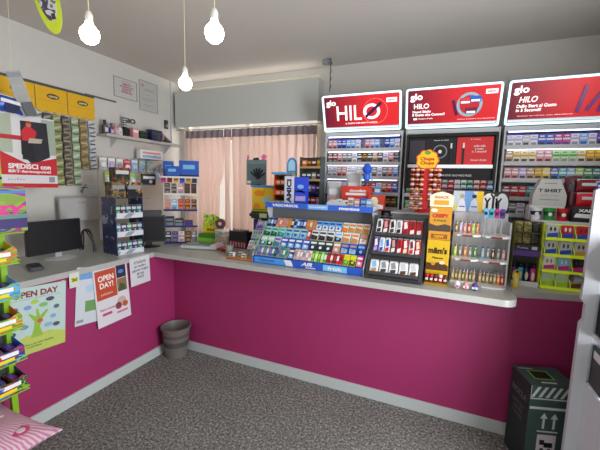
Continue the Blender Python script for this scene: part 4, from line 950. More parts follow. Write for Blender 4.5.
for i, c in enumerate(['magenta', 'dark_red', 'gold', 'blue', 'gold', 'navy']):
    put('candy_pack', m_carton(c, 'black', .045, .045, .012), inD(-.15 + i * .058, -.0265, .615), '%s mini pack clipped under the top tray of the corner display' % nice(c), 'mini pack', 'mini packs under the blue boxes')

# ------------------------------------------------------------------ goods between the corner display and the gum display
MG = T(.16, .375, Z0, 6)
gsn = art(('3f9a2a', '9ad02a', 'e0e81e', '1f3a1a', 'd8e0d0'), 26, seed=2)
t = thing('snack_tray', 'green and yellow open snack tray with pointed header at the back of the worktop', 'snack tray', MG)
MB().box(-.12, .12, -.06, .06, 0, .1, mat('3f8a2e', .4), .003).box(-.118, .118, -.061, -.0602, .02, .06, mat('8ad040', .4)).build('lower_box', t)
b = MB(); b.prism([(-.12, .101), (.1, .101), (.1, .2), (.07, .27), (.0, .3), (-.06, .285), (-.11, .3), (-.12, .2)], .03, .036, 'y', gsn)
b.prism([(-.11, .105), (.09, .105), (.09, .15), (-.01, .185), (-.11, .15)], .0285, .0298, 'y', 'yellow').build('header', t, label='green header with yellow band')
text('SNACK', t, -.01, .135, .028, .13, .025, 'dark_green', bold=.05)
put('round_speaker', goods(('round_box',), lambda: MB().cyl((0, -.03, .05), (0, 0, .05), .05, mat('6a4048', .4), n=28).cyl((0, -.033, .05), (0, -.03, .05), .018, 'cream', n=20).box(-.03, .03, -.03, 0, 0, .01, 'dark_grey')), T(.275, .385, Z0 + .163, 6), 'round maroon box with a cream centre behind the scale', 'box')
t = thing('clear_tub', 'clear plastic tub of brown sweets behind the scale', 'tub', T(.355, .32, Z0, 4))
MB().box(-.075, .075, -.05, .05, 0, .15, mat('c8c4be', .08, alpha=.35, var=0), .006).build('tub', t, label='clear plastic tub'); MB().box(-.068, .068, -.043, .043, .006, .1, art(('6a4a30', 'a88a6a', '4a3a2a', 'c8b090'), 60), .004).build('sweets', t); MB().box(-.08, .08, -.055, .055, .1505, .162, mat('d8d8da', .3), .004).build('lid', t)
t = thing('counter_scale', 'flat white and glass topped counter scale on the back worktop', 'scale', T(.26, .14, Z0, 14))
MB().box(-.2, .16, -.1, .1, .004, .03, mat('cfd4d4', .3), .006).box(-.17, -.15, -.08, -.06, 0, .0045, 'black').box(.12, .14, .06, .08, 0, .0045, 'black').box(-.17, -.15, .06, .08, 0, .0045, 'black').box(.12, .14, -.08, -.06, 0, .0045, 'black').build('body', t)
MB().box(-.19, .08, -.09, .09, .0305, .038, mat('8f9c9a', .1), .002).build('glass_plate', t, label='grey green glass plate'); MB().box(.095, .15, -.09, .09, .0305, .045, mat('e4c8cc', .4), .003).build('keypad', t)
t = thing('pen_box', 'black open box with dark goods on a red and white base', 'box', T(.545, .33, Z0, 0))
MB().box(-.1, .1, -.05, .05, 0, .07, 'maroon', .003).build('base', t)
b = MB()
for i in range(6): b.box(-.09 + i * .031, -.075 + i * .031, -.0512, -.05, .01, .06, 'rose')
b.build('stripes', t)
MB().box(-.1, .1, -.04, .05, .071, .16, mat('1c1c1e', .5), .003).box(-.1, -.09, -.05, -.04, .071, .18, 'black').box(.09, .1, -.05, -.04, .071, .18, 'black').build('upper_box', t)
b = MB()
for i in range(7): b.cyl((-.08 + i * .026, .0, .16), (-.084 + i * .028, .005, .18), .007, 'dark_grey', n=8)
b.build('pens', t)
put('red_dish', goods(('dish',), lambda: MB().lathe([(.04, 0), (.065, .02), (.068, .03), (.06, .034), (0, .036)], mat('b8281e', .3), n=28).lathe([(.012, .036), (.02, .05), (.008, .055)], 'red', n=14)), T(.52, .12, Z0), 'low round red dish with a knob by the scale', 'dish')
put('card_holder', goods(('cup2',), lambda: MB().lathe([(.028, 0), (.034, .08), (.036, .085), (.03, .085), (.024, .006), (0, .006)], mat('8a8f80', .5), n=24).lathe([(.0325, .055), (.0345, .075)], 'grey', n=24)), T(.655, -.02, Z0), 'small grey green cup on the worktop by the leaning bags', 'cup')
for i, (x, y, c) in enumerate(((.735, -.075, 'white'), (.79, -.03, 'light_grey'), (.85, -.08, 'cream'))):
    put('small_box', m_carton(c, 'dark_grey', .042, .035, .03, 'tan'), T(x, y, Z0 + .0125, 10 * i), 'tiny %s box with dark print on the flat tray left of the gum display' % nice(c), 'box', 'tiny boxes on the flat tray')
MB().box(-.12, .12, -.07, .07, 0, .003, 'tan').box(-.12, .12, -.07, -.067, 0, .012, 'orange').box(-.12, .12, .067, .07, 0, .012, 'tan').box(-.12, -.117, -.067, .067, 0, .012, 'tan').box(.117, .12, -.067, .067, 0, .012, 'tan').build('flat_tray', loc=(.825, -.06, Z0), label='shallow tan tray left of the gum display', cat='tray')
# leaning bags left flank
t = thing('side_rack', 'slanted white rack flank holding pale bags left of the gum display', 'rack', T(.775, .08, Z0, 0))
MB().prism([(.0, 0), (.0, .03), (.20, .30), (.24, .30), (.24, 0)], 0, .005, 'x', sidem).prism([(.0, 0), (.0, .03), (.20, .30), (.24, .30), (.24, 0)], .165, .17, 'x', sidem).prism([(.01, 0), (.01, .012), (.205, .28), (.23, .28), (.23, 0)], .0055, .1645, 'x', sidem).build('frame', t)
Sg = Matrix.Translation((.775, .085, Z0 + .025)) @ Matrix.Rotation(R(-36), 4, 'X')
for i, (x, z, c, c2, c3) in enumerate(((.04, .01, 'white', 'lavender', 'grey'), (.09, .012, 'mint', 'white', 'teal'), (.135, .01, 'sky', 'white', 'navy'), (.04, .115, 'mint', 'lavender', 'teal'), (.09, .117, 'light_grey', 'mint', 'blue'), (.135, .115, 'lavender', 'white', 'violet'), (.06, .215, 'lavender', 'violet', 'white'), (.12, .215, 'mint', 'sky', 'white'))):
    put('sweet_bag', m_filter(c, c2, c3), Sg @ Matrix.Translation((x, -.028 - .002 * (i % 3), z)), 'pale %s sweet bag with %s band on the slanted rack flank' % (nice(c), nice(c2)), 'sweet bag', 'sweet bags on the slanted flank')
# stack of promo boxes: navy, black/green, yellow, grey tool card
put('navy_box', goods(('navybox',), lambda: MB().box(-.08, .08, -.06, .06, 0, .29, mat('1c2360', .4), .003).box(-.06, .05, -.061, -.06, .17, .25, mat('4a3a8a', .4)).disc(-.045, .13, -.06, .028, mat('c8d030', .4), rz=.04).box(0, .06, -.061, -.06, .05, .12, mat('2a5ab0', .4))), T(.765, .42 - .03, Z0), 'navy blue carton with a yellow green blob at the base of the promo stack', 'carton')
put('dark_packet', goods(('dkp',), lambda: MB().box(-.12, .12, -.07, .07, 0, .07, mat('2a3028', .4), .02).box(0.0, .08, -.071, -.03, .015, .055, mat('c8d8a0', .4)).box(-.1, .1, -.05, .05, .07, .09, mat('a8b020', .4), .004)), T(.755, .39, Z0 + .293), 'dark green packet with pale label lying on the navy carton', 'packet')
t = thing('yellow_display', 'yellow promo box with comic style figures under a blue top strip', 'display box', T(.77, .39, Z0 + .386))
b = MB().box(-.115, .115, -.04, .04, 0, .205, mat('e3c21c', .4), .003)
b.prism([(-.10, .15), (-.05, .19), (.0, .17), (.03, .195), (.02, .13), (-.06, .12)], -.0412, -.04, 'y', mat('e88a1c', .4)).prism([(-.02, .09), (.06, .13), (.1, .11), (.07, .06), (.02, .07)], -.0412, -.04, 'y', mat('a8c8c0', .4)).prism([(.03, .01), (.05, .08), (.075, .06), (.07, .01)], -.0412, -.04, 'y', mat('1f5a6a', .4)).prism([(-.1, .01), (-.07, .06), (-.03, .04), (-.02, .01)], -.0412, -.04, 'y', mat('e88a1c', .4))
b.build('box', t); MB().box(-.125, .125, -.05, .05, .2055, .225, mat('2f8ac8', .4), .003).build('top_strip', t, label='blue top strip')
t = thing('tool_card', 'grey display card with a fan of dark pens and pink tips beside the curtain', 'display card', T(.665, .41, Z0 + .612))
b = MB().box(-.11, .11, 0, .006, 0, .24, mat('5f7277', .45), .002).box(-.105, .105, -.0008, 0, .2, .235, mat('6f8489', .4)).box(-.1, -.06, -.0008, 0, .015, .04, mat('d8dcdc', .4)).box(-.05, .05, -.03, .04, 0, .008, 'dark_grey')
b.build('card', t)
for i, a in enumerate((-50, -28, -8, 12, 32, 55)):
    MB().box(-.006, .006, -.012, -.001, .0, .1, 'black', .002, M=Matrix.Translation((.02, 0, .06)) @ Matrix.Rotation(R(a), 4, 'Y')).build('pen', t)
MB().prism([(-.105, .24), (-.09, .24), (-.085, .28), (-.1, .285)], 0, .004, 'y', 'magenta').prism([(.06, .24), (.09, .24), (.115, .275), (.08, .295), (.055, .275)], 0, .004, 'y', 'pink').prism([(-.04, .24), (.03, .24), (.02, .262), (-.03, .258)], 0, .004, 'y', 'black').build('tips', t, label='pink tips')

# on top of the gum display ledge
ZT = Z0 + .4405
t = thing('tier_display', 'orange and red small tier display with blue top on the gum ledge', 'display', T(.945, .25, ZT))
W_ = .12
T_ = mat('d8571c', .4)
MB().box(0, W_, .1, .106, 0, .27, mat('2a2224', .5)).box(0, .004, 0, .1, 0, .27, T_).box(W_ - .004, W_, 0, .1, 0, .27, T_).build('body', t)
for z, c in ((0, '5a9a7a'), (.09, 'd8571c'), (.18, 'd8571c')): MB().box(.0045, W_ - .0045, 0, .099, z, z + .005, mat(c, .4)).box(-.001, W_ + .001, -.006, -.0005, z, z + .045, mat(c, .4)).box(.03, .06, -.0066, -.006, z + .012, z + .035, mat('e8d8c8')).box(.075, .1, -.0066, -.006, z + .012, z + .035, mat('e8d8c8')).build('shelf', t)
MB().box(-.015, W_ + .005, -.03, .106, .271, .29, mat('4fa8e0', .4), .003).build('top_board', t, label='pale blue top board')
t = thing('arch_header', 'pale blue arched header card standing behind the tier display', 'header card', T(1.045, .40, ZT))
MB().prism([(-.05, 0), (.05, 0), (.05, .36)] + [(.05 * math.cos(R(a)), .36 + .07 * math.sin(R(a))) for a in range(15, 180, 15)] + [(-.05, .36)], 0, .006, 'y', mat('3f8ad8', .35)).prism([(-.035, .31), (.035, .31), (.035, .36)] + [(.035 * math.cos(R(a)), .36 + .05 * math.sin(R(a))) for a in range(15, 180, 15)] + [(-.035, .36)], -.001, 0, 'y', mat('a8d8f0', .3)).box(-.045, .045, -.001, 0, .24, .30, art(('6a8a7a', 'a8b89a', '3a5a6a'), 40)).build('card', t)
t = thing('tall_box', 'tall white and blue box with vertical dark lettering on the gum ledge', 'box', T(1.125, .20, ZT))
b = MB().box(-.04, .05, -.03, .03, 0, .255, mat('d0d4e4', .4), .002); b.build('carton', t)
Mv = Matrix.Translation((.005, -.0305, .13)) @ Matrix.Rotation(R(-90), 4, 'Y')
text('AMICI', t, 0, 0, 0, .2, .045, 'navy', bold=.05, M=Mv)
put('gift_box', goods(('bluegift',), lambda: MB().box(-.055, .05, -.03, .03, 0, .25, mat('2a4ad8', .35), .003).disc(0, .17, -.03, .03, 'sky', rz=.018).box(-.045, .045, -.0308, -.03, .05, .09, 'lavender').prism([(-.05, .12), (0, .14), (.045, .11), (.045, .13), (-.05, .14)], -.0308, -.03, 'y', 'navy')), T(1.236, .20, ZT), 'bright blue carton with pale oval beside the tall lettered box', 'carton')
t = thing('tier_shelf', 'dark four tier shelf of mixed sweets standing by the curtain edge', 'display', T(1.245, .345, ZT, -8))
dg = mat('39433f', .4); W_ = .21
MB().box(-W_ / 2, W_ / 2, .08, .086, 0, .43, dg).box(-W_ / 2, -W_ / 2 + .006, 0, .08, 0, .43, dg).box(W_ / 2 - .006, W_ / 2, 0, .08, 0, .43, dg).build('body', t)
for z in (.0, .11, .22, .33): MB().box(-W_ / 2 + .0065, W_ / 2 - .0065, 0, .0795, z, z + .005, dg).box(-W_ / 2, W_ / 2, -.005, -.0005, z, z + .018, 'tan' if z > .2 else 'navy').build('shelf', t)
Mq = T(1.245, .345, ZT, -8)
for k, (z, cs) in enumerate(((.006, ['red', 'dark_red', 'red', 'rose']), (.116, ['navy', 'grey', 'purple', 'dark_grey']), (.226, ['dark_grey', 'dark_green', 'grey', 'black']), (.336, ['orange', 'brown', 'dark_red', 'gold']))):
    for i, c in enumerate(cs): put('sweet_box', m_carton(c, acc(c)[0], .044, .07, .03), Mq @ Matrix.Translation((-.075 + i * .05, .06, z)), '%s sweet box on the %s tier of the dark shelf by the curtain' % (nice(c), ('bottom', 'second', 'third', 'top')[k]), 'sweet box', 'sweet boxes on the dark four tier shelf')
# red chocolate cartons, white bags, blue figure
kr = mat('d0301c', .35)
t = thing('red_carton', 'large red carton behind the white and blue treats on the gum ledge', 'carton', T(1.70, .37, ZT))
MB().box(-.16, .09, -.03, .05, 0, .185, kr, .003).box(-.12, .05, -.0308, -.03, .11, .13, 'white').build('box', t); text('cioccolato', t, -.02, .15, -.0304, .14, .025, 'white', bold=.03)
put('egg_box', goods(('eggbox',), lambda: MB().box(-.07, .06, -.03, .03, 0, .12, mat('c83a22', .35), .003).disc(-.02, .07, -.03, .03, 'cream', rz=.035).prism([(-.06, .01), (.05, .01), (.05, .04), (-.06, .06)], -.0308, -.03, 'y', 'white')), T(1.852, .32, ZT, 0), 'small red carton with a cream oval at the right end of the ledge', 'carton')
for i, (x, c, c2, h_) in enumerate(((1.50, 'white', 'light_grey', .10), (1.55, 'white', 'tan', .11), (1.60, 'white', 'dark_grey', .10), (1.65, 'white', 'tan', .13), (1.70, 'rose', 'white', .12), (1.75, 'blue', 'sky', .13), (1.80, 'sky', 'white', .12))):
    put('treat_pack', m_carton(c, c2, .044, round(h_ * .7, 4), .022, c2), T(x, .27, ZT, (i % 3 - 1) * 5), '%s treat pack with %s print in the front row on the gum ledge' % (nice(c), nice(c2)), 'treat pack', 'treat packs along the gum ledge')
t = thing('ledge_card', 'white scalloped card over the blue ledge strip', 'card', T(1.54, .2085, Z0 + .433))
MB().prism([(-.085, 0), (.085, 0), (.085, .05), (.06, .075), (.03, .06), (0, .078), (-.03, .06), (-.06, .075), (-.085, .05)], 0, .0015, 'y', mat('dfe4ec', .4)).build('card', t); text('NOVITA', t, 0, .025, -.0004, .12, .02, 'blue', bold=.03)
for i, (x, z, w_, h_) in enumerate(((1.62, .0, .14, .30), (1.45, .0, .13, .22))):
    put('white_bag', m_bag('light_grey', 'white', w_, h_, 'rose'), T(x, .44 - .02 * i, ZT), ('large crinkled white bag behind the red carton', 'smaller white bag left of the red carton')[i], 'bag')
t = thing('blue_toy', 'blue toy figure on thin legs standing up behind the red carton', 'toy', T(1.75, .35, ZT + .186))
MB().lathe([(.001, .10), (.03, .11), (.042, .135), (.036, .16), (.02, .18), (.001, .19)], mat('2a5ad0', .35), n=20).lathe([(.012, .04), (.028, .06), (.024, .1), (.01, .11)], mat('2f6ad8', .35), n=16).build('body', t)
for s_ in (-1, 1):
    MB().tube([(.012 * s_, 0, .05), (.02 * s_, 0, 0.002)], .007, 'dark_grey').box(.02 * s_ - .012, .02 * s_ + .012, -.02, .01, 0, .006, 'black').build('leg', t)
    MB().tube([(.025 * s_, 0, .085), (.045 * s_, -.01, .055)], .006, 'sky').lathe([(.001, -.008), (.009, 0), (.001, .008)], 'white', c=(.047 * s_, -.011, .05), n=10).build('arm', t)
put('blue_card', goods(('bluecard',), lambda: MB().box(-.03, .03, -.012, 0, 0, .19, mat('4f9ad8', .4), .002).box(-.02, .02, -.0126, -.012, .03, .12, 'sky').box(-.02, .02, -.0126, -.012, .14, .165, 'white')), T(1.83, .42, ZT), 'pale blue upright pack behind the small red carton', 'pack')

# ------------------------------------------------------------------ posters on the left counter front
t = thing('poster', 'pale lime poster with a cartoon tree reading OPEN DAY on the magenta panel', 'poster', T(.0015, -1.19, .5, 90, 0, 4))
w_, h_ = .37, .43
b = MB().box(-.22, .16, -.002, 0, 0, h_, mat('b8d0cc', .5, var=.03))
b.prism([(-.22, .0), (.16, .0), (.16, .09), (.06, .12), (-.08, .12), (-.22, .07)], -.0028, -.002, 'y', mat('b8c860', .5)).build('sheet', t)
b = MB(); gt = mat('8fb83a', .5)
b.prism([(-.05, .1), (.02, .1), (.0, .16), (.015, .21), (.05, .26), (.04, .265), (.0, .23), (-.01, .28), (-.022, .28), (-.02, .23), (-.06, .26), (-.065, .255), (-.03, .2), (-.035, .15)], -.0036, -.0028, 'y', gt).build('tree_print', t)
b = MB()
for i, (x, z, c) in enumerate(((-.14, .30, '4a5a8a'), (-.07, .30, '7a9ad0'), (.06, .33, '4a4a5a'), (.10, .27, '5a6a7a'), (-.13, .23, '5a7ab0'), (-.09, .18, '6a8ac8'), (.08, .21, '7aa0d8'), (.1, .15, '4a5a5a'), (.02, .30, '7ab86a'), (-.15, .15, '3a4a6a'), (-.03, .33, 'a8c83a'), (.05, .16, '8ab0d0'), (.0, .2, 'c85a4a'))):
    b.disc(x, z, -.0036, .018 + .004 * (i % 3), mat(c, .5), n=14, rz=.014)
b.build('picture_dots', t, kind='stuff')
text('OPEN DAY', t, -.02, .385, -.0022, .26, .04, mat('8a2a38', .5), bold=.04); text('vivi il parco giochi con noi', t, -.02, .355, -.0022, .28, .012, 'grey'); text('ingresso libero per tutti i bambini\nti aspettiamo', t, -.03, .05, -.003, .22, .035, mat('5a6a2a', .5), bold=.01)
for x in (-.18, .13): MB().box(x, x + .02, -.0035, -.0022, h_ - .012, h_ + .005, 'light_grey').build('tape', t)
t = thing('poster', 'white poster with a rust red block reading OPEN DAY hanging from the worktop edge', 'poster', T(.0225, -.655, .495, 90, -2, -2))
b = MB().box(-.145, .145, -.002, 0, 0, .475, mat('d6d4dc', .5, var=.02)); b.box(-.132, .04, -.0028, -.002, .21, .435, mat('b8482c', .5)).box(.045, .13, -.0028, -.002, .34, .45, mat('24303c', .5)).box(.045, .13, -.0028, -.002, .23, .335, mat('8a6a4a', .5)).prism([(.05, .235), (.12, .235), (.11, .28), (.07, .3)], -.0032, -.0028, 'y', mat('3f5a3a', .5)).disc(.085, .39, -.0028, .025, mat('4f7ad0', .5), rz=.015)
b.disc(.07, .15, -.002, .04, mat('c8a8a0', .5)).disc(.04, .12, -.002, .028, mat('8a3a4a', .5)).disc(.1, .12, -.002, .025, mat('c8603a', .5)).box(-.1, -.02, -.0026, -.002, .08, .1, mat('b83a6a', .5)).box(.02, .12, -.0026, -.002, .06, .075, mat('c86a8a', .5)); b.build('sheet', t)
text('OPEN\nDAY!', t, -.045, .345, -.003, .13, .10, mat('f0e4e0', .5), bold=.03); text('sabato', t, -.05, .25, -.003, .1, .02, mat('e8c8b8', .5)); text('Vieni a trovarci', t, -.05, .13, -.0022, .14, .02, mat('a84a7a', .5), bold=.02)
t = thing('flyer', 'white flyer with blue top and a green plant picture, partly behind the rust red poster', 'flyer', T(.0095, -.865, .56, 90, -1, 6))
b = MB().box(-.1, .1, -.001, 0, 0, .42, mat('c8d0d8', .5, var=.02)).box(-.09, .09, -.0016, -.001, .33, .41, mat('6fa0d0', .5)).box(-.03, .07, -.0016, -.001, .09, .17, mat('6a9a5a', .5)).disc(.0, .26, -.001, .03, mat('a8c8e0', .5)).box(-.09, -.04, -.0016, -.001, .02, .04, 'grey'); b.build('sheet', t)
t = thing('yellow_tag', 'small white tag with black and yellow print at the worktop edge', 'tag', T(.022, -.955, .86, 90, 0, 0))
MB().box(-.035, .035, -.001, 0, 0, .105, mat('cfd4d0', .5)).box(-.025, .025, -.0016, -.001, .04, .07, mat('c8d020', .5)).build('sheet', t); text('2x1', t, 0, .055, -.0018, .035, .022, 'black', bold=.04)
t = thing('notice_sheet', 'white notice sheet with lines of grey text, rightmost on the left counter', 'notice', T(.0215, -.40, .735, 90, 0, -2))
MB().box(-.1, .1, -.001, 0, 0, .235, mat('d0d2da', .5, var=.02)).build('sheet', t); text('ATTENZIONE\nper ricariche e\npagamenti rivolgersi\nalla cassa\nGRAZIE', t, 0, .13, -.0012, .16, .15, mat('5a5c64', .5), bold=.01)

# ------------------------------------------------------------------ hanging courier poster
t = thing('hanging_poster', 'large red and white courier poster reading SPEDISCI hanging on a string', 'poster', T(-.40, -.99, 1.54, 90))
w0, w1 = -.16, .22; ph = .505
b = MB().box(w0, w1, -.003, 0, 0, ph, mat('d4d2d6', .4, var=.02))
rd = mat('c0222c', .4)
b.prism([(w0, .09), (w1, .09), (w1, .22), (.02, .14 + .03), (w0, .26)], -.0036, -.003, 'y', rd).box(w0, w1, -.0036, -.003, 0.0, .03, rd)
b.box(w0, -.06, -.0034, -.003, .24, ph - .01, mat('a8b4a0', .4)).box(.13, w1, -.0034, -.003, .24, ph - .01, mat('9aa89a', .4)).box(w0, .0, -.0037, -.003, .33, .36, mat('b82a34', .4))
b.build('sheet', t)
b = MB().prism([(-0.010, .235), (0.045, .175), (0.095, .185), (0.175, .225), (0.165, .47), (-0.005, .465)], -.0042, -.0037, 'y', mat('22242c', .4))
b.prism([(0.000, .33), (0.075, .33), (0.095, .40), (0.055, .43), (0.025, .43), (-0.005, .39)], -.005, -.0043, 'y', mat('c82430', .4)).disc(.045, .445, -.0043, .017, mat('b07a5a', .4), rz=.02).prism([(0.028, .45), (0.063, .45), (0.057, .468), (0.033, .468)], -.0056, -.0049, 'y', mat('b81e28', .4)).prism([(0.035, .315), (0.120, .32), (0.130, .352), (0.045, .35)], -.0056, -.0049, 'y', mat('b8ac9c', .4)).prism([(-0.005, .2), (0.075, .19), (0.065, .33), (0.000, .33)], -.0048, -.0043, 'y', mat('15161c', .4))
b.build('courier_picture', t, label='picture of a courier in red holding a parcel')
text('SPEDISCI con', t, 0.04, .15, -.0038, .27, .036, 'white', bold=.04); text('BRT-fermopoint!', t, 0.04, .112, -.0038, .27, .026, 'white', bold=.03); text('info', t, -.05, .06, -.0032, .1, .014, 'grey')
MB().box(.16, .2, -.0034, -.003, .04, .08, 'grey').build('small_print', t)
MB().cyl((-.04, .0, ph), (-.02, 0, HC - 1.54), .0015, 'cream', n=6).build('string', t, label='thin pale string up to the ceiling')
put('blue_packet', m_bag('blue', 'white', .22, .10, 'navy'), T(-.385, -1.06, 1.54 + ph + .003, 90, 0, 6), 'blue and white crinkled packet on the top edge of the courier poster', 'packet')
t = thing('hanging_strip', 'translucent grey printed plastic strip tied at an angle to the string', 'plastic strip', T(-.345, -.95, 2.04, 90, 0, -20))
V = []; F = []
st = MB(); stm = mat('b4babc', .25, alpha=.72, scale=12, var=.25)
for i in range(9):
    for j in range(4):
        V.append((-.045 + .03 * j, .008 * math.sin(i * .6) + .004 * math.sin(j * 2), i * .036))
for i in range(8):
    for j in range(3): a = i * 4 + j; F.append((a, a + 1, a + 5, a + 4))
n_ = len(V); V += [(x, y + .001, z) for x, y, z in V]; F += [tuple(n_ + a for a in f[::-1]) for f in F]
st.raw(V, F, stm).build('sheet', t)
MB().box(-.035, .035, -.012, -.009, .0, .09, mat('6a6f76', .4, alpha=.8)).box(-.04, .04, -.0118, -.009, .25, .28, mat('9fa4ac', .4, alpha=.8)).build('print', t)

# hanging lime leaf shaped sign near the ceiling
t = thing('hanging_sign', 'lime green oval hanging sign with a picture, at the ceiling top left', 'sign', T(.43, -1.225, 2.352, 25, 0, -14))
b = MB(); el = [(.062 * math.cos(2 * math.pi * i / 40), .2 + .19 * math.sin(2 * math.pi * i / 40)) for i in range(40)]
b.prism(el, 0, .004, 'y', mat('c2d234', .45, emit=.05)).prism([(x * .72, .21 + (z - .2) * .72) for x, z in el], -.0012, 0, 'y', art(('8a9a98', '4a4458', 'c8c8d0', '6a7a40'), 14, seed=8)).build('panel', t); MB().box(.0, .02, -.002, -.0012, .08, .11, 'dark_grey').build('mark', t)
MB().cyl((0, 0.002, .389), (-.0, .002, .44), .0015, 'cream', n=6).build('string', t)

# bulbs
for i, (x, y, z, nm) in enumerate(((.865, -1.36, 2.243, 'leftmost'), (1.415, -1.205, 2.232, 'rightmost'), (.845, -.745, 2.205, 'lowest and middle one'))):
    t = thing('hanging_bulb', 'bare glowing light bulb on a thin cord, %s of the three' % nm, 'light bulb', T(x, y, z), 'bare hanging bulbs')
    MB().lathe([(.001, -.040), (.018, -.036), (.033, -.023), (.040, 0), (.036, .019), (.024, .034), (.015, .046), (.014, .052)], mat('fff6e8', .3, emit=20, var=0), n=24).build('glass', t)
    MB().lathe([(.0155, .0525), (.0165, .08), (.01, .095), (.003, .1)], mat('d8d6d0', .4), n=18).build('socket', t)
    MB().cyl((0, 0, .1), (0, 0, HC - z - .012), .0025, mat('c8c49a', .5), n=8).build('cord', t); MB().cyl((0, 0, HC - z - .012), (0, 0, HC - z - .0005), .03, 'white', n=20).build('ceiling_rose', t)

# ------------------------------------------------------------------ lime candy rack at the left
RY = -1.53
t = thing('candy_rack', 'lime green metal floor rack of candy trays at the left edge', 'rack', T(.03, RY, 0, 90))
# local x -> +y, local -y -> +x
lm = mat('86b818', .45)
MB().box(.10, .13, -.13, -.105, 0, 1.75, lm).box(-.25, -.225, -.13, -.105, 0, 1.75, lm).box(-.2249, .0999, -.128, -.107, .25, .27, lm).build('frame', t)
MB().box(-.27, .12, -.25, -.02, 0, .02, lm, .004).build('foot', t)
MB().box(-.25, .13, -.15, -.1305, 1.565, 1.76, mat('8fbf14', .45)).box(-.25, .13, -.1512, -.15, 1.60, 1.615, 'black').build('header', t, label='lime header with a black curve')
tz = [.435, .612, .79, .965, 1.155]
for z in tz: MB().box(-.26, .135, -.245, -.1, z, z + .006, lm).tube([(-.26, -.245, z + .02), (.135, -.245, z + .02)], .004, lm).build('tray_shelf', t)
DES = [('navy', '2a2a34', ['2a5ab8', 'a83a3a', '1c2a50', '7aa82a', '1c1c24'], 'dark bodied'), ('blue', 'sky', ['2a6ab8', 'a82a3a', '2a3a8a', '7aa8c8'], 'sky blue'), ('orange', 'yellow', ['c87a2a', 'c8b83a', '5a9a3a', 'c8502a'], 'orange and lime'), ('sky', 'blue', ['3a8ad0', '5aa8d8', '8ab02a', '2a5ab8'], 'bright blue'), ('yellow', 'red', ['c8a03a', 'c8602a', '7aa83a', 'a83a2a'], 'yellow and orange')]
NMZ = ['bottom', 'fourth', 'third', 'second', 'top']
def m_tray(i):
    def f():
        a, c2, cs, _ = DES[i]; b = MB(); a_ = art(tuple(cs), 24, seed=i + 10, stretch=(.7, 1, 1.6))
        w2 = .185
        b.box(-w2, w2, -.14, .0, 0, .004, 'dark_grey').prism([(-w2, .0), (w2, .0), (w2, .075), (w2 - .02, .09), (w2 - .06, .07), (-w2, .078)], -.144, -.1405, 'y', a_)
        b.prism([(-.14, 0), (-.14, .075), (0, .115), (0, 0)], w2 - .003, w2, 'x', mat(a, .4)).prism([(-.14, 0), (-.14, .075), (0, .115), (0, 0)], -w2, -w2 + .003, 'x', mat(a, .4)).box(-w2, w2, .0005, .003, 0, .13, mat('dark_grey', .5))
        b.box(-w2 + .02, w2 - .05, -.145, -.144, .012, .032, 'yellow').box(-w2 + .05, w2 - .03, -.145, -.144, .04, .062, 'white')
        return b
    return goods(('candy_tray', i), f)
for i, z in enumerate(tz):
    M = T(.03, RY, 0, 90) @ Matrix.Translation((-.06, -.102, z + .007))
    o = put('candy_tray', m_tray(i), M, '%s candy tray, %s of the five open trays in the lime rack' % (DES[i][3], NMZ[i]), 'candy tray', 'open candy trays in the lime rack')
    text(['MORBIDE', 'FRUTTA', 'GOMMOSE', 'BIG FIZZ', 'TROPICAL'][i], o, -.02, .05, -.1455, .2, .02, ['blue', 'red', 'dark_red', 'blue', 'red'][i], bold=.06, shear=.25)
    for k in range(6):
        c = ['purple', 'dark_grey', 'maroon', 'navy', 'black', 'dark_red'][(k + i) % 6]
        put('candy_bar', m_bar(c, 'magenta' if k % 2 else 'grey', 'violet', .05, .12), M @ Matrix.Translation((-.155 + k * .062, -.13, .0275)) @ Matrix.Rotation(R(-78), 4, 'X'), '%s candy bar lying in the %s tray of the lime rack' % (nice(c), NMZ[i]), 'candy bar', 'candy bars in the lime rack trays')
t = thing('candy_carton', 'large lime pink and purple candy carton on top of the lime rack', 'carton', T(.03, RY, 0, 90) @ Matrix.Translation((-.025, -.132, 1.33)))
MB().box(-.2, .2, -.135, -.001, 0, .235, art(('7a9a3a', '86a83a', '9a307a', '7f9f3a', '4a3a70', '5a8a7a'), 7, seed=5, stretch=(.6, 1, 2.2)), .004).build('box', t)
text('FRIZZY', t, .03, .115, -.1355, .34, .05, mat('d8288c', .4), bold=.06, shear=.2); MB().box(-.198, .198, -.1362, -.1352, .02, .07, mat('3a2a6a', .4)).box(-.198, .198, -.136, -.1352, .2, .215, mat('4a7ac8', .4)).build('printed_bands', t, label='dark purple and blue printed bands')
MB().box(-.25, .17, -.24, -.131, 1.317, 1.324, lm).build('top_shelf', bpy.data.objects[[o.name for o in COL.objects if o.name.startswith('candy_rack')][-1]])

# ------------------------------------------------------------------ pink pouf with cushion
t = thing('pouf', 'low round pouf under the pink cushion', 'pouf', T(.36, -1.80, 0))
MB().lathe([(.17, 0), (.2, .01), (.21, .1), (.2, .2), (.15, .215), (0, .216)], mat('c88aa8', .8), n=32).build('body', t)
b = MB(); V = []; F = []; n = 24
hw = .335
for s_ in (1, -1):
    for j in range(n + 1):
        for i in range(n + 1):
            u = i / n * 2 - 1; v = j / n * 2 - 1
            e = max(0, (1 - abs(u) ** 2.4) * (1 - abs(v) ** 2.4)) ** .55
            x = u * hw * (1 - .10 * (1 - u * u) * 0 - .09 * (1 - v * v) * abs(u)); y = v * hw * (1 - .09 * (1 - u * u) * abs(v))
            V.append((x, y, .10 + s_ * (.004 + .085 * e) + .004 * math.sin(u * 9 + v * 5) * e))
q_ = (n + 1) ** 2
for j in range(n):
    for i in range(n):
        a = j * (n + 1) + i; F.append((a, a + 1, a + n + 2, a + n + 1)); F.append((q_ + a, q_ + a + n + 1, q_ + a + n + 2, q_ + a + 1))
ed = [i for i in range(n)] 
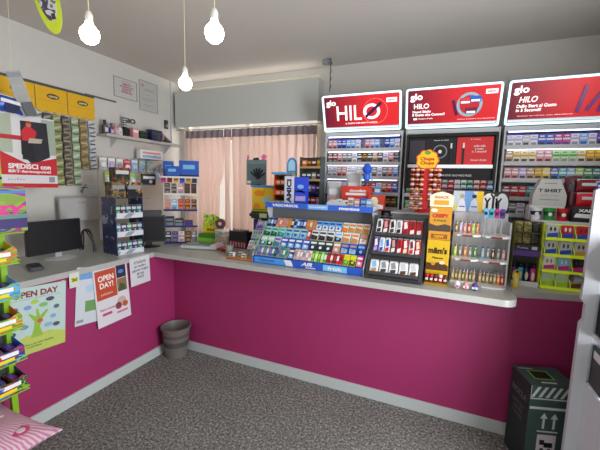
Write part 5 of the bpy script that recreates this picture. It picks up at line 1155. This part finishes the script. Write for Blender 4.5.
for i in range(n):
    for a, c in ((i, i + 1), (n * (n + 1) + i + 1, n * (n + 1) + i)): F.append((a, q_ + a, q_ + c, c))
    for a, c in (((i + 1) * (n + 1), i * (n + 1)), (i * (n + 1) + n, (i + 1) * (n + 1) + n)): F.append((a, q_ + a, q_ + c, c))
def cushion_mat():
    m = bpy.data.materials.new('pink_sunburst_fabric'); m.use_nodes = True
    N = m.node_tree.nodes; L = m.node_tree.links; b = N['Principled BSDF']; b.inputs['Roughness'].default_value = .85
    tc = N.new('ShaderNodeTexCoord'); mp = N.new('ShaderNodeMapping'); gr = N.new('ShaderNodeTexGradient'); gr.gradient_type = 'RADIAL'
    mp.inputs['Location'].default_value = (.02, -.06, 0)
    mu = N.new('ShaderNodeMath'); mu.operation = 'MULTIPLY'; mu.inputs[1].default_value = 110 * 2 * math.pi; sn = N.new('ShaderNodeMath'); sn.operation = 'SINE'
    nz = N.new('ShaderNodeTexNoise'); nz.inputs['Scale'].default_value = 14; ad = N.new('ShaderNodeMath'); ad.operation = 'ADD'
    m2 = N.new('ShaderNodeMath'); m2.operation = 'MULTIPLY'; m2.inputs[1].default_value = 9
    cr = N.new('ShaderNodeValToRGB'); cr.color_ramp.elements[0].position = .42; cr.color_ramp.elements[1].position = .58
    cr.color_ramp.elements[0].color = lin('bf7a99'); cr.color_ramp.elements[1].color = lin('cfb6c3')
    mr = N.new('ShaderNodeMapRange'); mr.inputs[1].default_value = -1
    L.new(tc.outputs['Object'], mp.inputs[0]); L.new(mp.outputs[0], gr.inputs[0]); L.new(gr.outputs['Fac'], mu.inputs[0]); L.new(tc.outputs['Object'], nz.inputs['Vector'])
    L.new(nz.outputs['Fac'], m2.inputs[0]); L.new(mu.outputs[0], ad.inputs[0]); L.new(m2.outputs[0], ad.inputs[1]); L.new(ad.outputs[0], sn.inputs[0]); L.new(sn.outputs[0], mr.inputs[0]); L.new(mr.outputs[0], cr.inputs[0]); L.new(cr.outputs[0], b.inputs['Base Color'])
    return m
t = thing('cushion', 'pink and white sunburst patterned cushion with letters, lower left corner', 'cushion', T(.27, -1.765, .2165, 0))
b.raw(V, F, cushion_mat()).build('cover', t)
def flat_text(s, x, y, z, w, h, rz, m):
    return text(s, t, 0, 0, 0, w, h, m, bold=.05, M=Matrix.Translation((x, y, z)) @ Matrix.Rotation(R(rz), 4, 'Z') @ Matrix.Rotation(R(-90), 4, 'X'))
flat_text('for pr', .06, .11, .193, .2, .07, 60, mat('e8e0e4', .8)); flat_text('oo', -.05, .05, .194, .1, .06, 60, mat('e8e0e4', .8))
b = MB(); hp = mat('c8507a', .8)
b.lathe([(.04, .0), (.04, .004), (0, .006)], hp, c=(.235, .2, .153), n=8).lathe([(.018, .004), (.018, .008), (0, .009)], mat('e0d0d8', .8), c=(.24, .2, .153), n=14)
b.build('flower_print', t, label='dark pink flower patch')

# printed and mounted details belong to the panel that carries them
SMALL = ('lettering', 'print_lines', 'seal', 'stripes', 'arrows', 'sticker', 'slot', 'slot_rim', 'top_print', 'screen', 'tree_print', 'picture_dots', 'small_print', 'courier_picture', 'tips', 'keypad', 'logo_oval', 'handle', 'glass_plate', 'badge', 'face', 'device', 'printed_bands', 'flower_print', 'mark', 'print')
BASE = ('sheet', 'card', 'carton', 'housing', 'box', 'body', 'case', 'board', 'front_strip', 'top_strip', 'lower_carton', 'upper_carton', 'header', 'header_card', 'flower_sign', 'band', 'panel', 'red_panel', 'ring_panel', 'cover', 'back_board', 'face', 'shelf')
def stem(o): return o.name.split('.')[0]
def bb(o):
    c = [Vector(v) for v in o.bound_box]
    return [min(v[i] for v in c) for i in range(3)], [max(v[i] for v in c) for i in range(3)]
bpy.context.view_layer.update()
ident = Matrix.Identity(4)
for root in [o for o in COL.objects if o.type == 'EMPTY' and o.parent is None]:
    kids = list(root.children)
    bases = [k for k in kids if stem(k) in BASE and k.matrix_local == ident and k.type == 'MESH']
    for k in kids:
        if stem(k) not in SMALL or k.matrix_local != ident: continue
        a0, a1 = bb(k); c = [(a0[i] + a1[i]) / 2 for i in range(3)]; best = None
        for b_ in bases:
            if b_ is k or b_.parent is not root: continue
            m0, m1 = bb(b_)
            if all(m0[i] - .012 <= c[i] <= m1[i] + .012 for i in range(3)):
                v = (m1[0] - m0[0] + .01) * (m1[1] - m0[1] + .01) * (m1[2] - m0[2] + .01)
                w_ = (a1[0] - a0[0]) * (a1[2] - a0[2])
                if w_ <= (m1[0] - m0[0]) * (m1[2] - m0[2]) * 1.05 + 1e-4 and (best is None or v < best[0]): best = (v, b_)
        if best and not k.children and len(root.children) > 2: k.parent = best[1]

# ------------------------------------------------------------------ light
wd = bpy.data.worlds.new('daylight'); scn.world = wd; wd.use_nodes = True
bg = wd.node_tree.nodes['Background']; bg.inputs[0].default_value = (1, .93, .82, 1); bg.inputs[1].default_value = .8
def area(name, loc, rot, sx, sy, p, c):
    l = bpy.data.lights.new(name, 'AREA'); l.shape = 'RECTANGLE'; l.size = sx; l.size_y = sy; l.energy = p; l.color = c
    o = bpy.data.objects.new(name, l); COL.objects.link(o); o.location = loc; o.rotation_euler = [R(a) for a in rot]; return o
area('shopfront_daylight', ((XL + XR) / 2, YF - .15, 1.5), (90, 0, 0), 3.6, 2.2, 14, (.93, .97, 1))
area('side_window_daylight', (XR + .16, -1.37, 1.35), (0, 90, 0), 2.3, 1.15, 138, (.95, .98, 1))
area('window_daylight', (.22, 1.22, 1.85), (-90, 0, 0), 1.7, 1.7, 30, (1, .92, .83))
scn.view_settings.view_transform = 'Standard'; scn.view_settings.look = 'None'; scn.view_settings.gamma = 1; scn.view_settings.use_curve_mapping = False
scn.view_settings.exposure = 0.0

# ------------------------------------------------------------------ camera
cd = bpy.data.cameras.new('camera'); co = bpy.data.objects.new('camera', cd); COL.objects.link(co); scn.camera = co
cd.sensor_width = 36; cd.sensor_fit = 'HORIZONTAL'; cd.lens = 36 * 335.41 / 600; cd.clip_start = .05
r_ = Vector((0.91831875, 0.39506382, 0.02480417)); u_ = Vector((-0.07118013, 0.10316685, 0.9921139)); f_ = Vector((-0.38938934, 0.91284236, -0.12286074))
co.matrix_world = Matrix(((r_.x, u_.x, -f_.x, 2.3467), (r_.y, u_.y, -f_.y, -2.4263), (r_.z, u_.z, -f_.z, 1.6181), (0, 0, 0, 1)))
